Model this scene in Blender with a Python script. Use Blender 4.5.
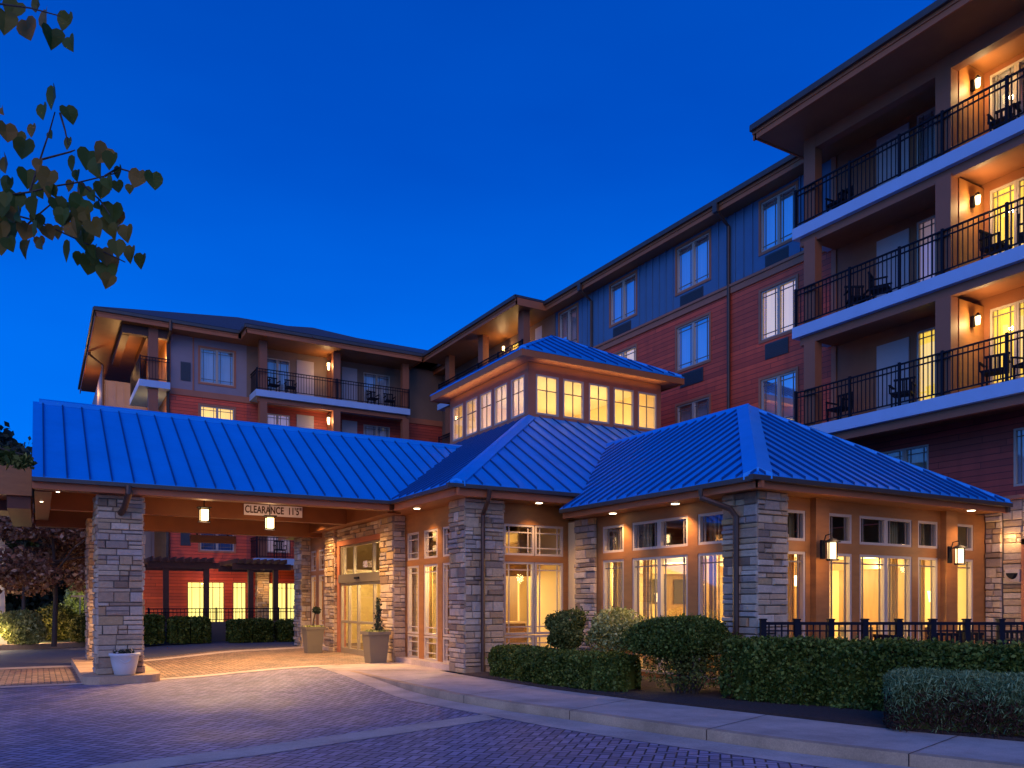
import bpy, math, random
import numpy as np
from mathutils import Vector, Matrix
R = math.radians
rnd = random.Random(7)
for o in list(bpy.data.objects): bpy.data.objects.remove(o)
sc = bpy.context.scene
COL = sc.collection

# ------------------------------------------------------------------ camera, sky, light, exposure
cd = bpy.data.cameras.new('camera'); cam = bpy.data.objects.new('camera', cd); COL.objects.link(cam)
cam.location = (0, 0, 1.55); cam.rotation_euler = (R(90), 0, R(-30.5))
cd.sensor_width = 36; cd.lens = 28.30; cd.shift_y = 0.2129; cd.clip_end = 2000; cd.clip_start = .05
sc.camera = cam
W = bpy.data.worlds.new('World'); sc.world = W; W.use_nodes = True
wn = W.node_tree; wn.nodes.clear()
def N(nt, t, **k):
    n = nt.nodes.new(t)
    for a, b in k.items(): setattr(n, a, b)
    return n
def ramp(nt, stops, fac=None, interp='LINEAR'):
    r = N(nt, 'ShaderNodeValToRGB'); cr = r.color_ramp; cr.interpolation = interp
    while len(cr.elements) < len(stops): cr.elements.new(.5)
    for e, (p, c) in zip(cr.elements, stops): e.position = p; e.color = (*c, 1) if len(c) == 3 else c
    if fac is not None: nt.links.new(fac, r.inputs[0])
    return r
def M(nt, op, a, b=None, c=None):
    m = N(nt, 'ShaderNodeMath', operation=op)
    for i, v in enumerate((a, b, c)):
        if v is None: continue
        if isinstance(v, (int, float)): m.inputs[i].default_value = v
        else: nt.links.new(v, m.inputs[i])
    return m.outputs[0]
def mixc(nt, fac, a, b, blend='MIX'):
    m = N(nt, 'ShaderNodeMix', data_type='RGBA', blend_type=blend)
    for sock, v in ((m.inputs[0], fac), (m.inputs[6], a), (m.inputs[7], b)):
        if isinstance(v, (int, float)): sock.default_value = v
        elif isinstance(v, (tuple, list)): sock.default_value = (*v, 1) if len(v) == 3 else v
        else: nt.links.new(v, sock)
    return m.outputs[2]
# dusk sky: deep blue over the hotel, paler afterglow in the west (behind the camera)
tc = N(wn, 'ShaderNodeTexCoord'); sp = N(wn, 'ShaderNodeSeparateXYZ'); wn.links.new(tc.outputs['Generated'], sp.inputs[0])
fr = ramp(wn, [(0.0, (.0, .20, .98)), (.12, (.0, .17, .94)), (.30, (.0, .14, .84)), (.48, (.0, .085, .60)), (.70, (.0, .052, .42)), (1, (.002, .04, .34))], sp.outputs[2])
bk = ramp(wn, [(0.0, (.24, .52, 1.3)), (.12, (.15, .50, 1.55)), (.35, (.05, .40, 1.6)), (.7, (.01, .24, 1.25)), (1, (.0, .11, .8))], sp.outputs[2])
dotv = M(wn, 'ADD', M(wn, 'MULTIPLY', sp.outputs[0], -.80), M(wn, 'MULTIPLY', sp.outputs[1], -.60))
mr = N(wn, 'ShaderNodeMapRange', interpolation_type='SMOOTHSTEP'); wn.links.new(dotv, mr.inputs[0])
mr.inputs[1].default_value = -.15; mr.inputs[2].default_value = .75
wc = mixc(wn, mr.outputs[0], fr.outputs[0], bk.outputs[0])
sn_ = N(wn, 'ShaderNodeTexNoise'); sn_.inputs['Scale'].default_value = 1.7; sn_.inputs['Detail'].default_value = 4
smp = N(wn, 'ShaderNodeMapping'); smp.inputs['Scale'].default_value = (1, 1, 3.2); wn.links.new(tc.outputs['Generated'], smp.inputs[0]); wn.links.new(smp.outputs[0], sn_.inputs['Vector'])
wc = mixc(wn, 1.0, wc, ramp(wn, [(.3, (.86, .88, .92)), (.7, (1.1, 1.14, 1.06))], sn_.outputs[0]).outputs[0], 'MULTIPLY')
bgn = N(wn, 'ShaderNodeBackground'); wn.links.new(wc, bgn.inputs[0]); bgn.inputs[1].default_value = 1.0
wo = N(wn, 'ShaderNodeOutputWorld'); wn.links.new(bgn.outputs[0], wo.inputs[0])
# the last glow from the west: one very soft low sun
sl = bpy.data.lights.new('afterglow', 'SUN'); sl.energy = .60; sl.angle = R(40); sl.color = (1, .62, .46)
so = bpy.data.objects.new('afterglow', sl); COL.objects.link(so)
so.rotation_euler = Vector((.55, .80, -.50)).to_track_quat('-Z', 'Y').to_euler()
vs = sc.view_settings; vs.view_transform = 'Standard'; vs.look = 'None'; vs.exposure = 0; vs.gamma = 1; vs.use_curve_mapping = False

# ------------------------------------------------------------------ materials
MATS = {}
def newmat(name):
    m = bpy.data.materials.new(name); m.use_nodes = True; nt = m.node_tree; nt.nodes.clear()
    out = N(nt, 'ShaderNodeOutputMaterial'); b = N(nt, 'ShaderNodeBsdfPrincipled'); nt.links.new(b.outputs[0], out.inputs[0])
    MATS[name] = m; return m, nt, b, out
def coords(nt, scale=(1, 1, 1)):
    g = N(nt, 'ShaderNodeNewGeometry')
    m = N(nt, 'ShaderNodeMapping'); m.inputs['Scale'].default_value = scale; nt.links.new(g.outputs['Position'], m.inputs[0]); return m.outputs[0]
def noise(nt, vec, scale, detail=4, rough=.55):
    n = N(nt, 'ShaderNodeTexNoise'); n.inputs['Scale'].default_value = scale; n.inputs['Detail'].default_value = detail; n.inputs['Roughness'].default_value = rough
    nt.links.new(vec, n.inputs['Vector']); return n.outputs[0]
def bump(nt, b, h, strength=.3, dist=.01):
    bn = N(nt, 'ShaderNodeBump'); bn.inputs['Strength'].default_value = strength; bn.inputs['Distance'].default_value = dist
    nt.links.new(h, bn.inputs['Height']); nt.links.new(bn.outputs[0], b.inputs['Normal']); return bn
def mul(c, k): return tuple(min(1, x * k) for x in c)
def simple(name, col, rough=.6, metal=0, var=.25, scale=3, stretch=(1, 1, 1), bs=.15, bscale=40, bd=.004, spec=.5, isl=0):
    m, nt, b, out = newmat(name); v = coords(nt, stretch)
    n = noise(nt, v, scale)
    c = mixc(nt, n, mul(col, 1 - var), mul(col, 1 + var))
    if isl:
        g = N(nt, 'ShaderNodeNewGeometry'); c = mixc(nt, 1.0, c, ramp(nt, [(0, (1 - isl,) * 3), (1, (1 + isl,) * 3)], g.outputs['Random Per Island']).outputs[0], 'MULTIPLY')
    nt.links.new(c, b.inputs['Base Color']); b.inputs['Roughness'].default_value = rough; b.inputs['Metallic'].default_value = metal
    b.inputs['Specular IOR Level'].default_value = spec
    if bs: bump(nt, b, noise(nt, v, bscale, 5), bs, bd)
    return m
simple('wood', (.33, .13, .032), .55, var=.35, scale=2.5, stretch=(1, 1, 4), bs=.25, bscale=18)
simple('wood_dark', (.09, .03, .012), .6, var=.35, scale=4, stretch=(1, 1, 3))
simple('porch_ceiling', (.17, .052, .012), .5, var=.3, scale=2, stretch=(1, 6, 1))
simple('soffit', (.28, .105, .03), .5, var=.25, scale=2)
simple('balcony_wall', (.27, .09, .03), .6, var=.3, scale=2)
simple('bar', (.16, .13, .11), .5, var=.1, bs=0)
simple('trim', (.42, .14, .06), .6, var=.2, scale=2)
simple('fascia', (.42, .12, .032), .6, var=.2, scale=2)
simple('gutter', (.085, .06, .045), .4, var=.3, scale=4, metal=.3)
simple('white', (.48, .39, .30), .5, var=.06)
simple('slab', (.34, .49, .66), .6, var=.10, scale=2)
simple('seam', (.002, .06, .20), .45, .1, var=.1, bs=0)  # shading of the ribs put into their colour, darker than the roof panels
simple('blackmetal', (.008, .008, .014), .6, bs=0, spec=.15)
simple('bronze', (.10, .055, .035), .45, metal=.5, bs=0)
simple('column', (.30, .10, .04), .6, var=.12, scale=2)
simple('greyside', (.27, .215, .22), .7, var=.12, scale=2)
simple('blueside', (.07, .16, .26), .7, var=.12, scale=2)
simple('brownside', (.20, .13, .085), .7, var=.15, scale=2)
simple('door_paint', (.42, .36, .34), .5, var=.06)
simple('shingle', (.045, .05, .065), .9, var=.4, scale=8, bs=.6, bscale=25, bd=.02)
simple('ac', (.045, .045, .05), .5, var=.1)
simple('concrete', (.56, .42, .31), .85, var=.16, scale=1.3, bs=.35, bscale=60, bd=.003)
simple('kerbmat', (.54, .35, .19), .85, var=.25, scale=2.2, bs=.4, bscale=45, bd=.004)
simple('asphalt', (.10, .10, .11), .8, var=.35, scale=6, bs=.6, bscale=120, bd=.004)
simple('soil', (.060, .034, .024), .95, var=.6, scale=18, bs=1, bscale=50, bd=.03)
simple('lawn', (.07, .09, .03), .95, var=.5, scale=9, bs=1, bscale=70, bd=.03)
for nm_, base_ in (('concrete', (.62, .48, .37)), ('kerbmat', (.60, .40, .23))):
    m, nt, b, out = newmat(nm_); v = coords(nt)
    st = noise(nt, v, 1.1, 6, .7); sp_ = noise(nt, v, 60, 2); vo = N(nt, 'ShaderNodeTexVoronoi', feature='DISTANCE_TO_EDGE'); vo.inputs['Scale'].default_value = .55
    wv = N(nt, 'ShaderNodeVectorMath', operation='ADD'); nn = N(nt, 'ShaderNodeTexNoise'); nn.inputs['Scale'].default_value = 2.2; nt.links.new(v, nn.inputs['Vector']); nt.links.new(v, wv.inputs[0]); nt.links.new(nn.outputs[1], wv.inputs[1]); nt.links.new(wv.outputs[0], vo.inputs['Vector'])
    c = mixc(nt, ramp(nt, [(.35, (0, 0, 0)), (.62, (1, 1, 1))], st).outputs[0], mul(base_, .70), mul(base_, 1.10))
    c = mixc(nt, ramp(nt, [(.35, (0, 0, 0)), (.7, (1, 1, 1))], sp_).outputs[0], mixc(nt, 1, c, (.8, .8, .8), 'MULTIPLY'), c)
    nt.links.new(c, b.inputs['Base Color']); b.inputs['Roughness'].default_value = .85; bump(nt, b, noise(nt, v, 45, 6), .4, .004)
simple('taupe', (.15, .125, .085), .5, var=.1)
simple('pot_white', (.55, .55, .52), .5, var=.08)
simple('cream', (.82, .64, .32), .8, var=.05)
simple('ceil', (.78, .68, .48), .8, var=.03)
simple('panelwood', (.34, .20, .09), .45, var=.35, scale=3, stretch=(4, 4, .6))
simple('carpet', (.20, .13, .07), .95, var=.4, scale=5)
simple('tabletop', (.40, .26, .14), .35, var=.2)
simple('fabric', (.10, .08, .07), .9, var=.2)
simple('bark', (.075, .052, .038), .9, var=.5, scale=10, stretch=(3, 3, 1), bs=1, bscale=30, bd=.02)
simple('mortar', (.13, .105, .085), .95, var=.2, bs=.5)
simple('sign_white', (.80, .74, .80), .5, var=.04)
simple('sign_ink', (.05, .012, .01), .6, bs=0)
simple('aluminium', (.40, .34, .24), .35, metal=.6, bs=0)
simple('far_white', (.7, .62, .52), .7, var=.2, scale=4)
def curtain(name, col, emit=0):
    m, nt, b, out = newmat(name); v = coords(nt, (1, 1, .02))
    w = noise(nt, v, 22, 2); w2 = noise(nt, coords(nt), .9, 2)
    c = mixc(nt, w, mul(col, .62), mul(col, 1.25)); c = mixc(nt, M(nt, 'MULTIPLY', w2, .5), c, mul(col, .5))
    nt.links.new(c, b.inputs['Base Color']); b.inputs['Roughness'].default_value = .9
    if emit:
        nt.links.new(c, b.inputs['Emission Color']); b.inputs['Emission Strength'].default_value = emit
curtain('curtain_pale', (.62, .62, .66)); curtain('curtain_dark', (.10, .12, .14)); curtain('curtain_cream', (.55, .38, .15))
curtain('curtain_lit', (1.0, .58, .08), 1.5); curtain('curtain_rose', (.62, .42, .50), .38)
curtain('interior_lit', (1.0, .74, .20), 2.0)
def foliage(name, a, bcol, rough=.55, trans=.25, isl=.45):
    m, nt, b, out = newmat(name); g = N(nt, 'ShaderNodeNewGeometry')
    n = noise(nt, coords(nt), 1.6, 3)
    f = M(nt, 'ADD', M(nt, 'MULTIPLY', g.outputs['Random Per Island'], .75), M(nt, 'MULTIPLY', n, .4))
    r = ramp(nt, [(0.1, mul(a, .6)), (.5, a), (.85, bcol), (1, mul(bcol, 1.4))], f)
    nt.links.new(r.outputs[0], b.inputs['Base Color']); b.inputs['Roughness'].default_value = rough; b.inputs['Specular IOR Level'].default_value = .14
    t = N(nt, 'ShaderNodeBsdfTranslucent'); nt.links.new(r.outputs[0], t.inputs[0])
    mx = N(nt, 'ShaderNodeMixShader'); mx.inputs[0].default_value = trans
    nt.links.new(b.outputs[0], mx.inputs[1]); nt.links.new(t.outputs[0], mx.inputs[2]); nt.links.new(mx.outputs[0], out.inputs[0])
foliage('leaf_hedge', (.06, .095, .014), (.19, .23, .04), .4)
foliage('leaf_light', (.24, .26, .07), (.55, .55, .20), .55)
foliage('leaf_olive', (.09, .11, .02), (.26, .26, .06), .5)
foliage('leaf_juniper', (.11, .17, .06), (.28, .36, .15), .7, .1)
foliage('leaf_red', (.20, .085, .045), (.42, .27, .16), .5)
foliage('leaf_dark', (.03, .045, .035), (.06, .085, .05), .6)
foliage('leaf_branch', (.09, .125, .02), (.26, .14, .03), .45, .35)
foliage('leaf_brown', (.045, .018, .012), (.09, .04, .022), .8, .05)
# lap siding: overlapping boards from a saw-tooth height in z
def siding(name, col, pitch=.15):
    m, nt, b, out = newmat(name); g = N(nt, 'ShaderNodeNewGeometry'); s = N(nt, 'ShaderNodeSeparateXYZ'); nt.links.new(g.outputs['Position'], s.inputs[0])
    zz = M(nt, 'DIVIDE', s.outputs[2], pitch); fz = M(nt, 'FRACT', zz); row = M(nt, 'FLOOR', zz)
    wn_ = N(nt, 'ShaderNodeTexWhiteNoise', noise_dimensions='1D'); nt.links.new(row, wn_.inputs['W'])
    n = noise(nt, coords(nt, (1, 1, 3)), 2.2, 4)
    c = mixc(nt, M(nt, 'MULTIPLY_ADD', wn_.outputs[0], .35, M(nt, 'MULTIPLY', n, .6)), mul(col, .78), mul(col, 1.22))
    hu = M(nt, 'ADD', M(nt, 'DIVIDE', M(nt, 'ADD', s.outputs[0], s.outputs[1]), 3.6), M(nt, 'MULTIPLY', wn_.outputs[0], 7.0)); bf = M(nt, 'FLOOR', hu)
    wb_ = N(nt, 'ShaderNodeTexWhiteNoise', noise_dimensions='2D'); cv = N(nt, 'ShaderNodeCombineXYZ'); nt.links.new(bf, cv.inputs[0]); nt.links.new(row, cv.inputs[1]); nt.links.new(cv.outputs[0], wb_.inputs[0])
    c = mixc(nt, wb_.outputs[0], mixc(nt, 1, c, (.80, .80, .80), 'MULTIPLY'), mixc(nt, 1, c, (1.18, 1.18, 1.18), 'MULTIPLY'))
    c = mixc(nt, M(nt, 'LESS_THAN', M(nt, 'FRACT', hu), .004), c, mul(col, .3))
    c = mixc(nt, ramp(nt, [(.45, (0, 0, 0)), (.8, (.4, .4, .4))], noise(nt, coords(nt, (3, 3, .35)), 1.2, 4)).outputs[0], c, mul(col, .5))
    gap = M(nt, 'LESS_THAN', fz, .09); c = mixc(nt, gap, c, mul(col, .25))  # shade line of each overlap drawn into the board colour
    nt.links.new(c, b.inputs['Base Color']); b.inputs['Roughness'].default_value = .6
    bump(nt, b, M(nt, 'SUBTRACT', 1.0, fz), .9, .02)
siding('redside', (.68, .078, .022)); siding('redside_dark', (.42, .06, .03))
# stone: colour from random per stone
def stone(name, cols, sc_=1):
    m, nt, b, out = newmat(name); g = N(nt, 'ShaderNodeNewGeometry'); v = coords(nt)
    st = [(i / (len(cols) - 1), c) for i, c in enumerate(cols)]
    r = ramp(nt, st, g.outputs['Random Per Island'])
    n = noise(nt, v, 14, 6, .65); c = mixc(nt, n, mixc(nt, 1.0, r.outputs[0], (.58, .54, .48), 'MULTIPLY'), mixc(nt, 1.0, r.outputs[0], (1.30, 1.20, 1.04), 'MULTIPLY'))
    nt.links.new(c, b.inputs['Base Color']); b.inputs['Roughness'].default_value = .85
    bump(nt, b, noise(nt, v, 26, 8, .65), .8, .02)
stone('stone', [(.38, .29, .20), (.60, .49, .36), (.46, .31, .17), (.30, .26, .24), (.66, .56, .43), (.42, .29, .13), (.50, .43, .37), (.22, .15, .10), (.56, .43, .29)])
# metal roof
m, nt, b, out = newmat('roofmetal'); v = coords(nt)
c = mixc(nt, noise(nt, v, 1.1, 5, .7), (.002, .23, .60), (.004, .34, .86)); nt.links.new(c, b.inputs['Base Color'])
nt.links.new(M(nt, 'MULTIPLY_ADD', noise(nt, v, .9, 5, .7), .35, .28), b.inputs['Roughness']); b.inputs['Metallic'].default_value = .15; b.inputs['Specular IOR Level'].default_value = .3; bump(nt, b, noise(nt, v, 2.5, 2), .12, .02)
# glass: clear and reflecting, by fresnel
def glass(name, lo=.05, hi=.9, tint=(.92, .95, .95)):
    m = bpy.data.materials.new(name); m.use_nodes = True; nt = m.node_tree; nt.nodes.clear(); MATS[name] = m
    out = N(nt, 'ShaderNodeOutputMaterial'); t = N(nt, 'ShaderNodeBsdfTransparent'); t.inputs[0].default_value = (*tint, 1)
    g = N(nt, 'ShaderNodeBsdfGlossy'); g.inputs['Roughness'].default_value = .03; g.inputs[0].default_value = (.95, .97, 1, 1)
    lw = N(nt, 'ShaderNodeFresnel'); lw.inputs[0].default_value = 1.5
    f = M(nt, 'MULTIPLY_ADD', lw.outputs[0], hi, lo)
    bn = N(nt, 'ShaderNodeBump'); bn.inputs['Strength'].default_value = .05; bn.inputs['Distance'].default_value = .03
    nt.links.new(noise(nt, coords(nt), 1.1, 1), bn.inputs['Height']); nt.links.new(bn.outputs[0], g.inputs['Normal'])
    x = N(nt, 'ShaderNodeMixShader'); nt.links.new(f, x.inputs[0]); nt.links.new(t.outputs[0], x.inputs[1]); nt.links.new(g.outputs[0], x.inputs[2]); nt.links.new(x.outputs[0], out.inputs[0])
glass('glass', .0, .30); glass('glass_guest', .11, .45)
def emis(name, col, s):
    m, nt, b, out = newmat(name); b.inputs['Base Color'].default_value = (*col, 1); b.inputs['Emission Color'].default_value = (*col, 1); b.inputs['Emission Strength'].default_value = s
emis('bulb', (1, .66, .28), 6); emis('shade', (1, .70, .34), 3.2); emis('dl', (1, .80, .52), 9)
# pavers: herringbone of 10 x 20 cm clay pavers
def pavers(name, base, rot):
    m, nt, b, out = newmat(name); g = N(nt, 'ShaderNodeNewGeometry'); mp = N(nt, 'ShaderNodeMapping'); nt.links.new(g.outputs['Position'], mp.inputs[0])
    mp.inputs['Rotation'].default_value = (0, 0, R(rot)); mp.inputs['Scale'].default_value = (8.6, 8.6, 8.6); mp.inputs['Location'].default_value = (500, 500, 0)
    s = N(nt, 'ShaderNodeSeparateXYZ'); nt.links.new(mp.outputs[0], s.inputs[0]); x, y = s.outputs[0], s.outputs[1]
    i, j = M(nt, 'FLOOR', x), M(nt, 'FLOOR', y); fx, fy = M(nt, 'FRACT', x), M(nt, 'FRACT', y)
    k = M(nt, 'FLOORED_MODULO', M(nt, 'SUBTRACT', i, j), 4)
    eq = [M(nt, 'COMPARE', k, float(q), .1) for q in range(4)]
    d = [M(nt, 'MULTIPLY_ADD', eq[1], 9, fx), M(nt, 'MULTIPLY_ADD', eq[0], 9, M(nt, 'SUBTRACT', 1, fx)), M(nt, 'MULTIPLY_ADD', eq[2], 9, fy), M(nt, 'MULTIPLY_ADD', eq[3], 9, M(nt, 'SUBTRACT', 1, fy))]
    e = M(nt, 'MINIMUM', M(nt, 'MINIMUM', d[0], d[1]), M(nt, 'MINIMUM', d[2], d[3]))
    bi, bj = M(nt, 'SUBTRACT', i, eq[1]), M(nt, 'SUBTRACT', j, eq[2])
    cx = N(nt, 'ShaderNodeCombineXYZ'); nt.links.new(bi, cx.inputs[0]); nt.links.new(bj, cx.inputs[1])
    w = N(nt, 'ShaderNodeTexWhiteNoise', noise_dimensions='2D'); nt.links.new(cx.outputs[0], w.inputs[0])
    n = noise(nt, coords(nt), .55, 4); n2 = noise(nt, coords(nt), 30, 4)
    c = mixc(nt, w.outputs[0], mul(base, .70), mul(base, 1.3)); c = mixc(nt, n, mixc(nt, 1, c, (.5, .62, .85), 'MULTIPLY'), mixc(nt, 1, c, (1.6, 1.3, 1.15), 'MULTIPLY'))  # broad patches of bluish and pink light put into the clay colour
    c = mixc(nt, n2, mixc(nt, 1, c, (.85,) * 3, 'MULTIPLY'), c)
    c = mixc(nt, ramp(nt, [(.60, (0, 0, 0)), (.72, (.55, .55, .55))], noise(nt, coords(nt), 1.3, 5, .7)).outputs[0], c, (.05, .045, .045))
    jm = N(nt, 'ShaderNodeMapRange'); nt.links.new(e, jm.inputs[0]); jm.inputs[1].default_value = .045; jm.inputs[2].default_value = .12
    c = mixc(nt, jm.outputs[0], (.028, .022, .02), c); nt.links.new(c, b.inputs['Base Color']); nt.links.new(M(nt, 'MULTIPLY_ADD', noise(nt, coords(nt), .45, 3), .6, .28), b.inputs['Roughness'])
    h = M(nt, 'ADD', jm.outputs[0], M(nt, 'MULTIPLY', n2, .35)); bump(nt, b, h, .8, .008)
pavers('pavers', (.29, .265, .32), 45)
pavers('pavers_tan', (.30, .215, .14), 0)

# ------------------------------------------------------------------ mesh helpers
class MB:
    def __init__(s): s.v = []; s.f = []
    def box(s, x0, x1, y0, y1, z0, z1):
        if x0 > x1: x0, x1 = x1, x0
        if y0 > y1: y0, y1 = y1, y0
        if z0 > z1: z0, z1 = z1, z0
        n = len(s.v); s.v += [(x, y, z) for z in (z0, z1) for (x, y) in ((x0, y0), (x1, y0), (x1, y1), (x0, y1))]
        s.f += [(n, n+3, n+2, n+1), (n+4, n+5, n+6, n+7), (n, n+1, n+5, n+4), (n+1, n+2, n+6, n+5), (n+2, n+3, n+7, n+6), (n+3, n, n+4, n+7)]; return s
    def poly(s, pts): n = len(s.v); s.v += [tuple(p) for p in pts]; s.f.append(tuple(range(n, n+len(pts)))); return s
    def prism(s, pts, z0, z1):            # plan polygon extruded in z
        n = len(s.v); k = len(pts); s.v += [(p[0], p[1], z0) for p in pts] + [(p[0], p[1], z1) for p in pts]
        s.f += [tuple(range(n+k-1, n-1, -1)), tuple(range(n+k, n+2*k))] + [(n+i, n+(i+1) % k, n+k+(i+1) % k, n+k+i) for i in range(k)]; return s
    def thick(s, pts, t):                 # sloped polygon, thickness t downwards
        n = len(s.v); k = len(pts); s.v += [tuple(p) for p in pts] + [(p[0], p[1], p[2]-t) for p in pts]
        s.f += [tuple(range(n, n+k)), tuple(range(n+2*k-1, n+k-1, -1))] + [(n+i, n+k+i, n+k+(i+1) % k, n+(i+1) % k) for i in range(k)]; return s
    def tube(s, pts, r, n=8, r2=None):
        pts = [Vector(p) for p in pts]; rings = []
        for i, p in enumerate(pts):
            d = (pts[min(i+1, len(pts)-1)] - pts[max(i-1, 0)]).normalized()
            a = d.orthogonal().normalized() if i == 0 else (prev - d*prev.dot(d)).normalized(); prev = a; bb = d.cross(a)
            rr = r if r2 is None else r + (r2-r)*i/(len(pts)-1)
            k = len(s.v); rings.append(k)
            s.v += [tuple(p + (a*math.cos(t) + bb*math.sin(t))*rr) for t in [2*math.pi*q/n for q in range(n)]]
        for a, b_ in zip(rings, rings[1:]):
            s.f += [(a+q, a+(q+1) % n, b_+(q+1) % n, b_+q) for q in range(n)]
        s.f += [tuple(range(rings[0]+n-1, rings[0]-1, -1)), tuple(range(rings[-1], rings[-1]+n))]; return s
    def lathe(s, cx, cy, prof, n=20):
        rings = []
        for r, z in prof:
            rings.append(len(s.v)); s.v += [(cx+r*math.cos(2*math.pi*q/n), cy+r*math.sin(2*math.pi*q/n), z) for q in range(n)]
        for a, b_ in zip(rings, rings[1:]): s.f += [(a+q, a+(q+1) % n, b_+(q+1) % n, b_+q) for q in range(n)]
        s.f += [tuple(range(rings[0]+n-1, rings[0]-1, -1)), tuple(range(rings[-1], rings[-1]+n))]; return s
def wloc(p):
    v = Vector((0, 0, 0))
    while p is not None: v = v + p.location; p = p.parent
    return v
def obj(name, mb, mat, parent=None, smooth=False, lift=None):
    off = wloc(parent)
    me = bpy.data.meshes.new(name)
    me.from_pydata([(x-off.x, y-off.y, z-off.z) for x, y, z in mb.v], [], mb.f); me.update()
    if smooth: me.polygons.foreach_set('use_smooth', [True]*len(me.polygons))
    me.materials.append(MATS[mat]); o = bpy.data.objects.new(name, me); COL.objects.link(o); o.parent = parent
    return o
def tag(o, label, cat, group=None):
    o['label'] = label; o['category'] = cat
    if group: o['group'] = group
    return o
def thing(name, label, cat, loc=(0, 0, 0), group=None):
    o = bpy.data.objects.new(name, None); o.location = loc; o.empty_display_size = .2; COL.objects.link(o); return tag(o, label, cat, group)
def struct(name, mb, mat, parent=None):
    o = obj(name, mb, mat, parent)
    if parent is None: o['kind'] = 'structure'
    return o
def copy_tree(o, parent=None):
    c = o.copy(); COL.objects.link(c); c.parent = parent
    for k in [k for k in bpy.data.objects if k.parent == o]: copy_tree(k, c)
    return c
def light(name, typ, loc, power, parent=None, col=(1, .58, .25), size=.06, rot=None, spot=None, blend=.6, sx=None):
    l = bpy.data.lights.new(name, typ); l.energy = power; l.color = col
    if typ == 'AREA':
        l.size = size
        if sx: l.shape = 'RECTANGLE'; l.size_y = sx
    else: l.shadow_soft_size = size
    if typ == 'SPOT': l.spot_size = R(spot); l.spot_blend = blend
    o = bpy.data.objects.new(name, l); COL.objects.link(o); o.parent = parent; o.location = Vector(loc) - wloc(parent)
    if rot: o.rotation_euler = rot
    return o
# wall-plane boxes: ax 'X' = plane X=P, u along Y, depth d goes +X ; ax 'Y' = plane Y=P, u along X, depth d goes +Y
class WP:
    def __init__(s, ax, P, sg=1): s.ax = ax; s.P = P; s.sg = sg
    def pt(s, u, d, z): return (s.P+d*s.sg, u, z) if s.ax == 'X' else (u, s.P+d*s.sg, z)
    def box(s, mb, u0, u1, d0, d1, z0, z1):
        a = s.pt(u0, d0, z0); b_ = s.pt(u1, d1, z1); mb.box(a[0], b_[0], a[1], b_[1], a[2], b_[2])
def wall(mb, wp, u0, u1, z0, z1, ops, t=.2):
    us = sorted({u0, u1, *[o[0] for o in ops], *[o[1] for o in ops]}); zs = sorted({z0, z1, *[o[2] for o in ops], *[o[3] for o in ops]})
    us = [u for u in us if u0 <= u <= u1]; zs = [z for z in zs if z0 <= z <= z1]
    fill = lambda i, j: 0 <= i < len(us)-1 and 0 <= j < len(zs)-1 and not any(o[0] < (us[i]+us[i+1])/2 < o[1] and o[2] < (zs[j]+zs[j+1])/2 < o[3] for o in ops)
    for i in range(len(us)-1):
        for j in range(len(zs)-1):
            if not fill(i, j): continue
            a, b_, c, d = us[i], us[i+1], zs[j], zs[j+1]
            for dd in (0, t): mb.poly([wp.pt(a, dd, c), wp.pt(b_, dd, c), wp.pt(b_, dd, d), wp.pt(a, dd, d)])
            if not fill(i-1, j): mb.poly([wp.pt(a, 0, c), wp.pt(a, t, c), wp.pt(a, t, d), wp.pt(a, 0, d)])
            if not fill(i+1, j): mb.poly([wp.pt(b_, 0, c), wp.pt(b_, t, c), wp.pt(b_, t, d), wp.pt(b_, 0, d)])
            if not fill(i, j-1): mb.poly([wp.pt(a, 0, c), wp.pt(b_, 0, c), wp.pt(b_, t, c), wp.pt(a, t, c)])
            if not fill(i, j+1): mb.poly([wp.pt(a, 0, d), wp.pt(b_, 0, d), wp.pt(b_, t, d), wp.pt(a, t, d)])
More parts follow.
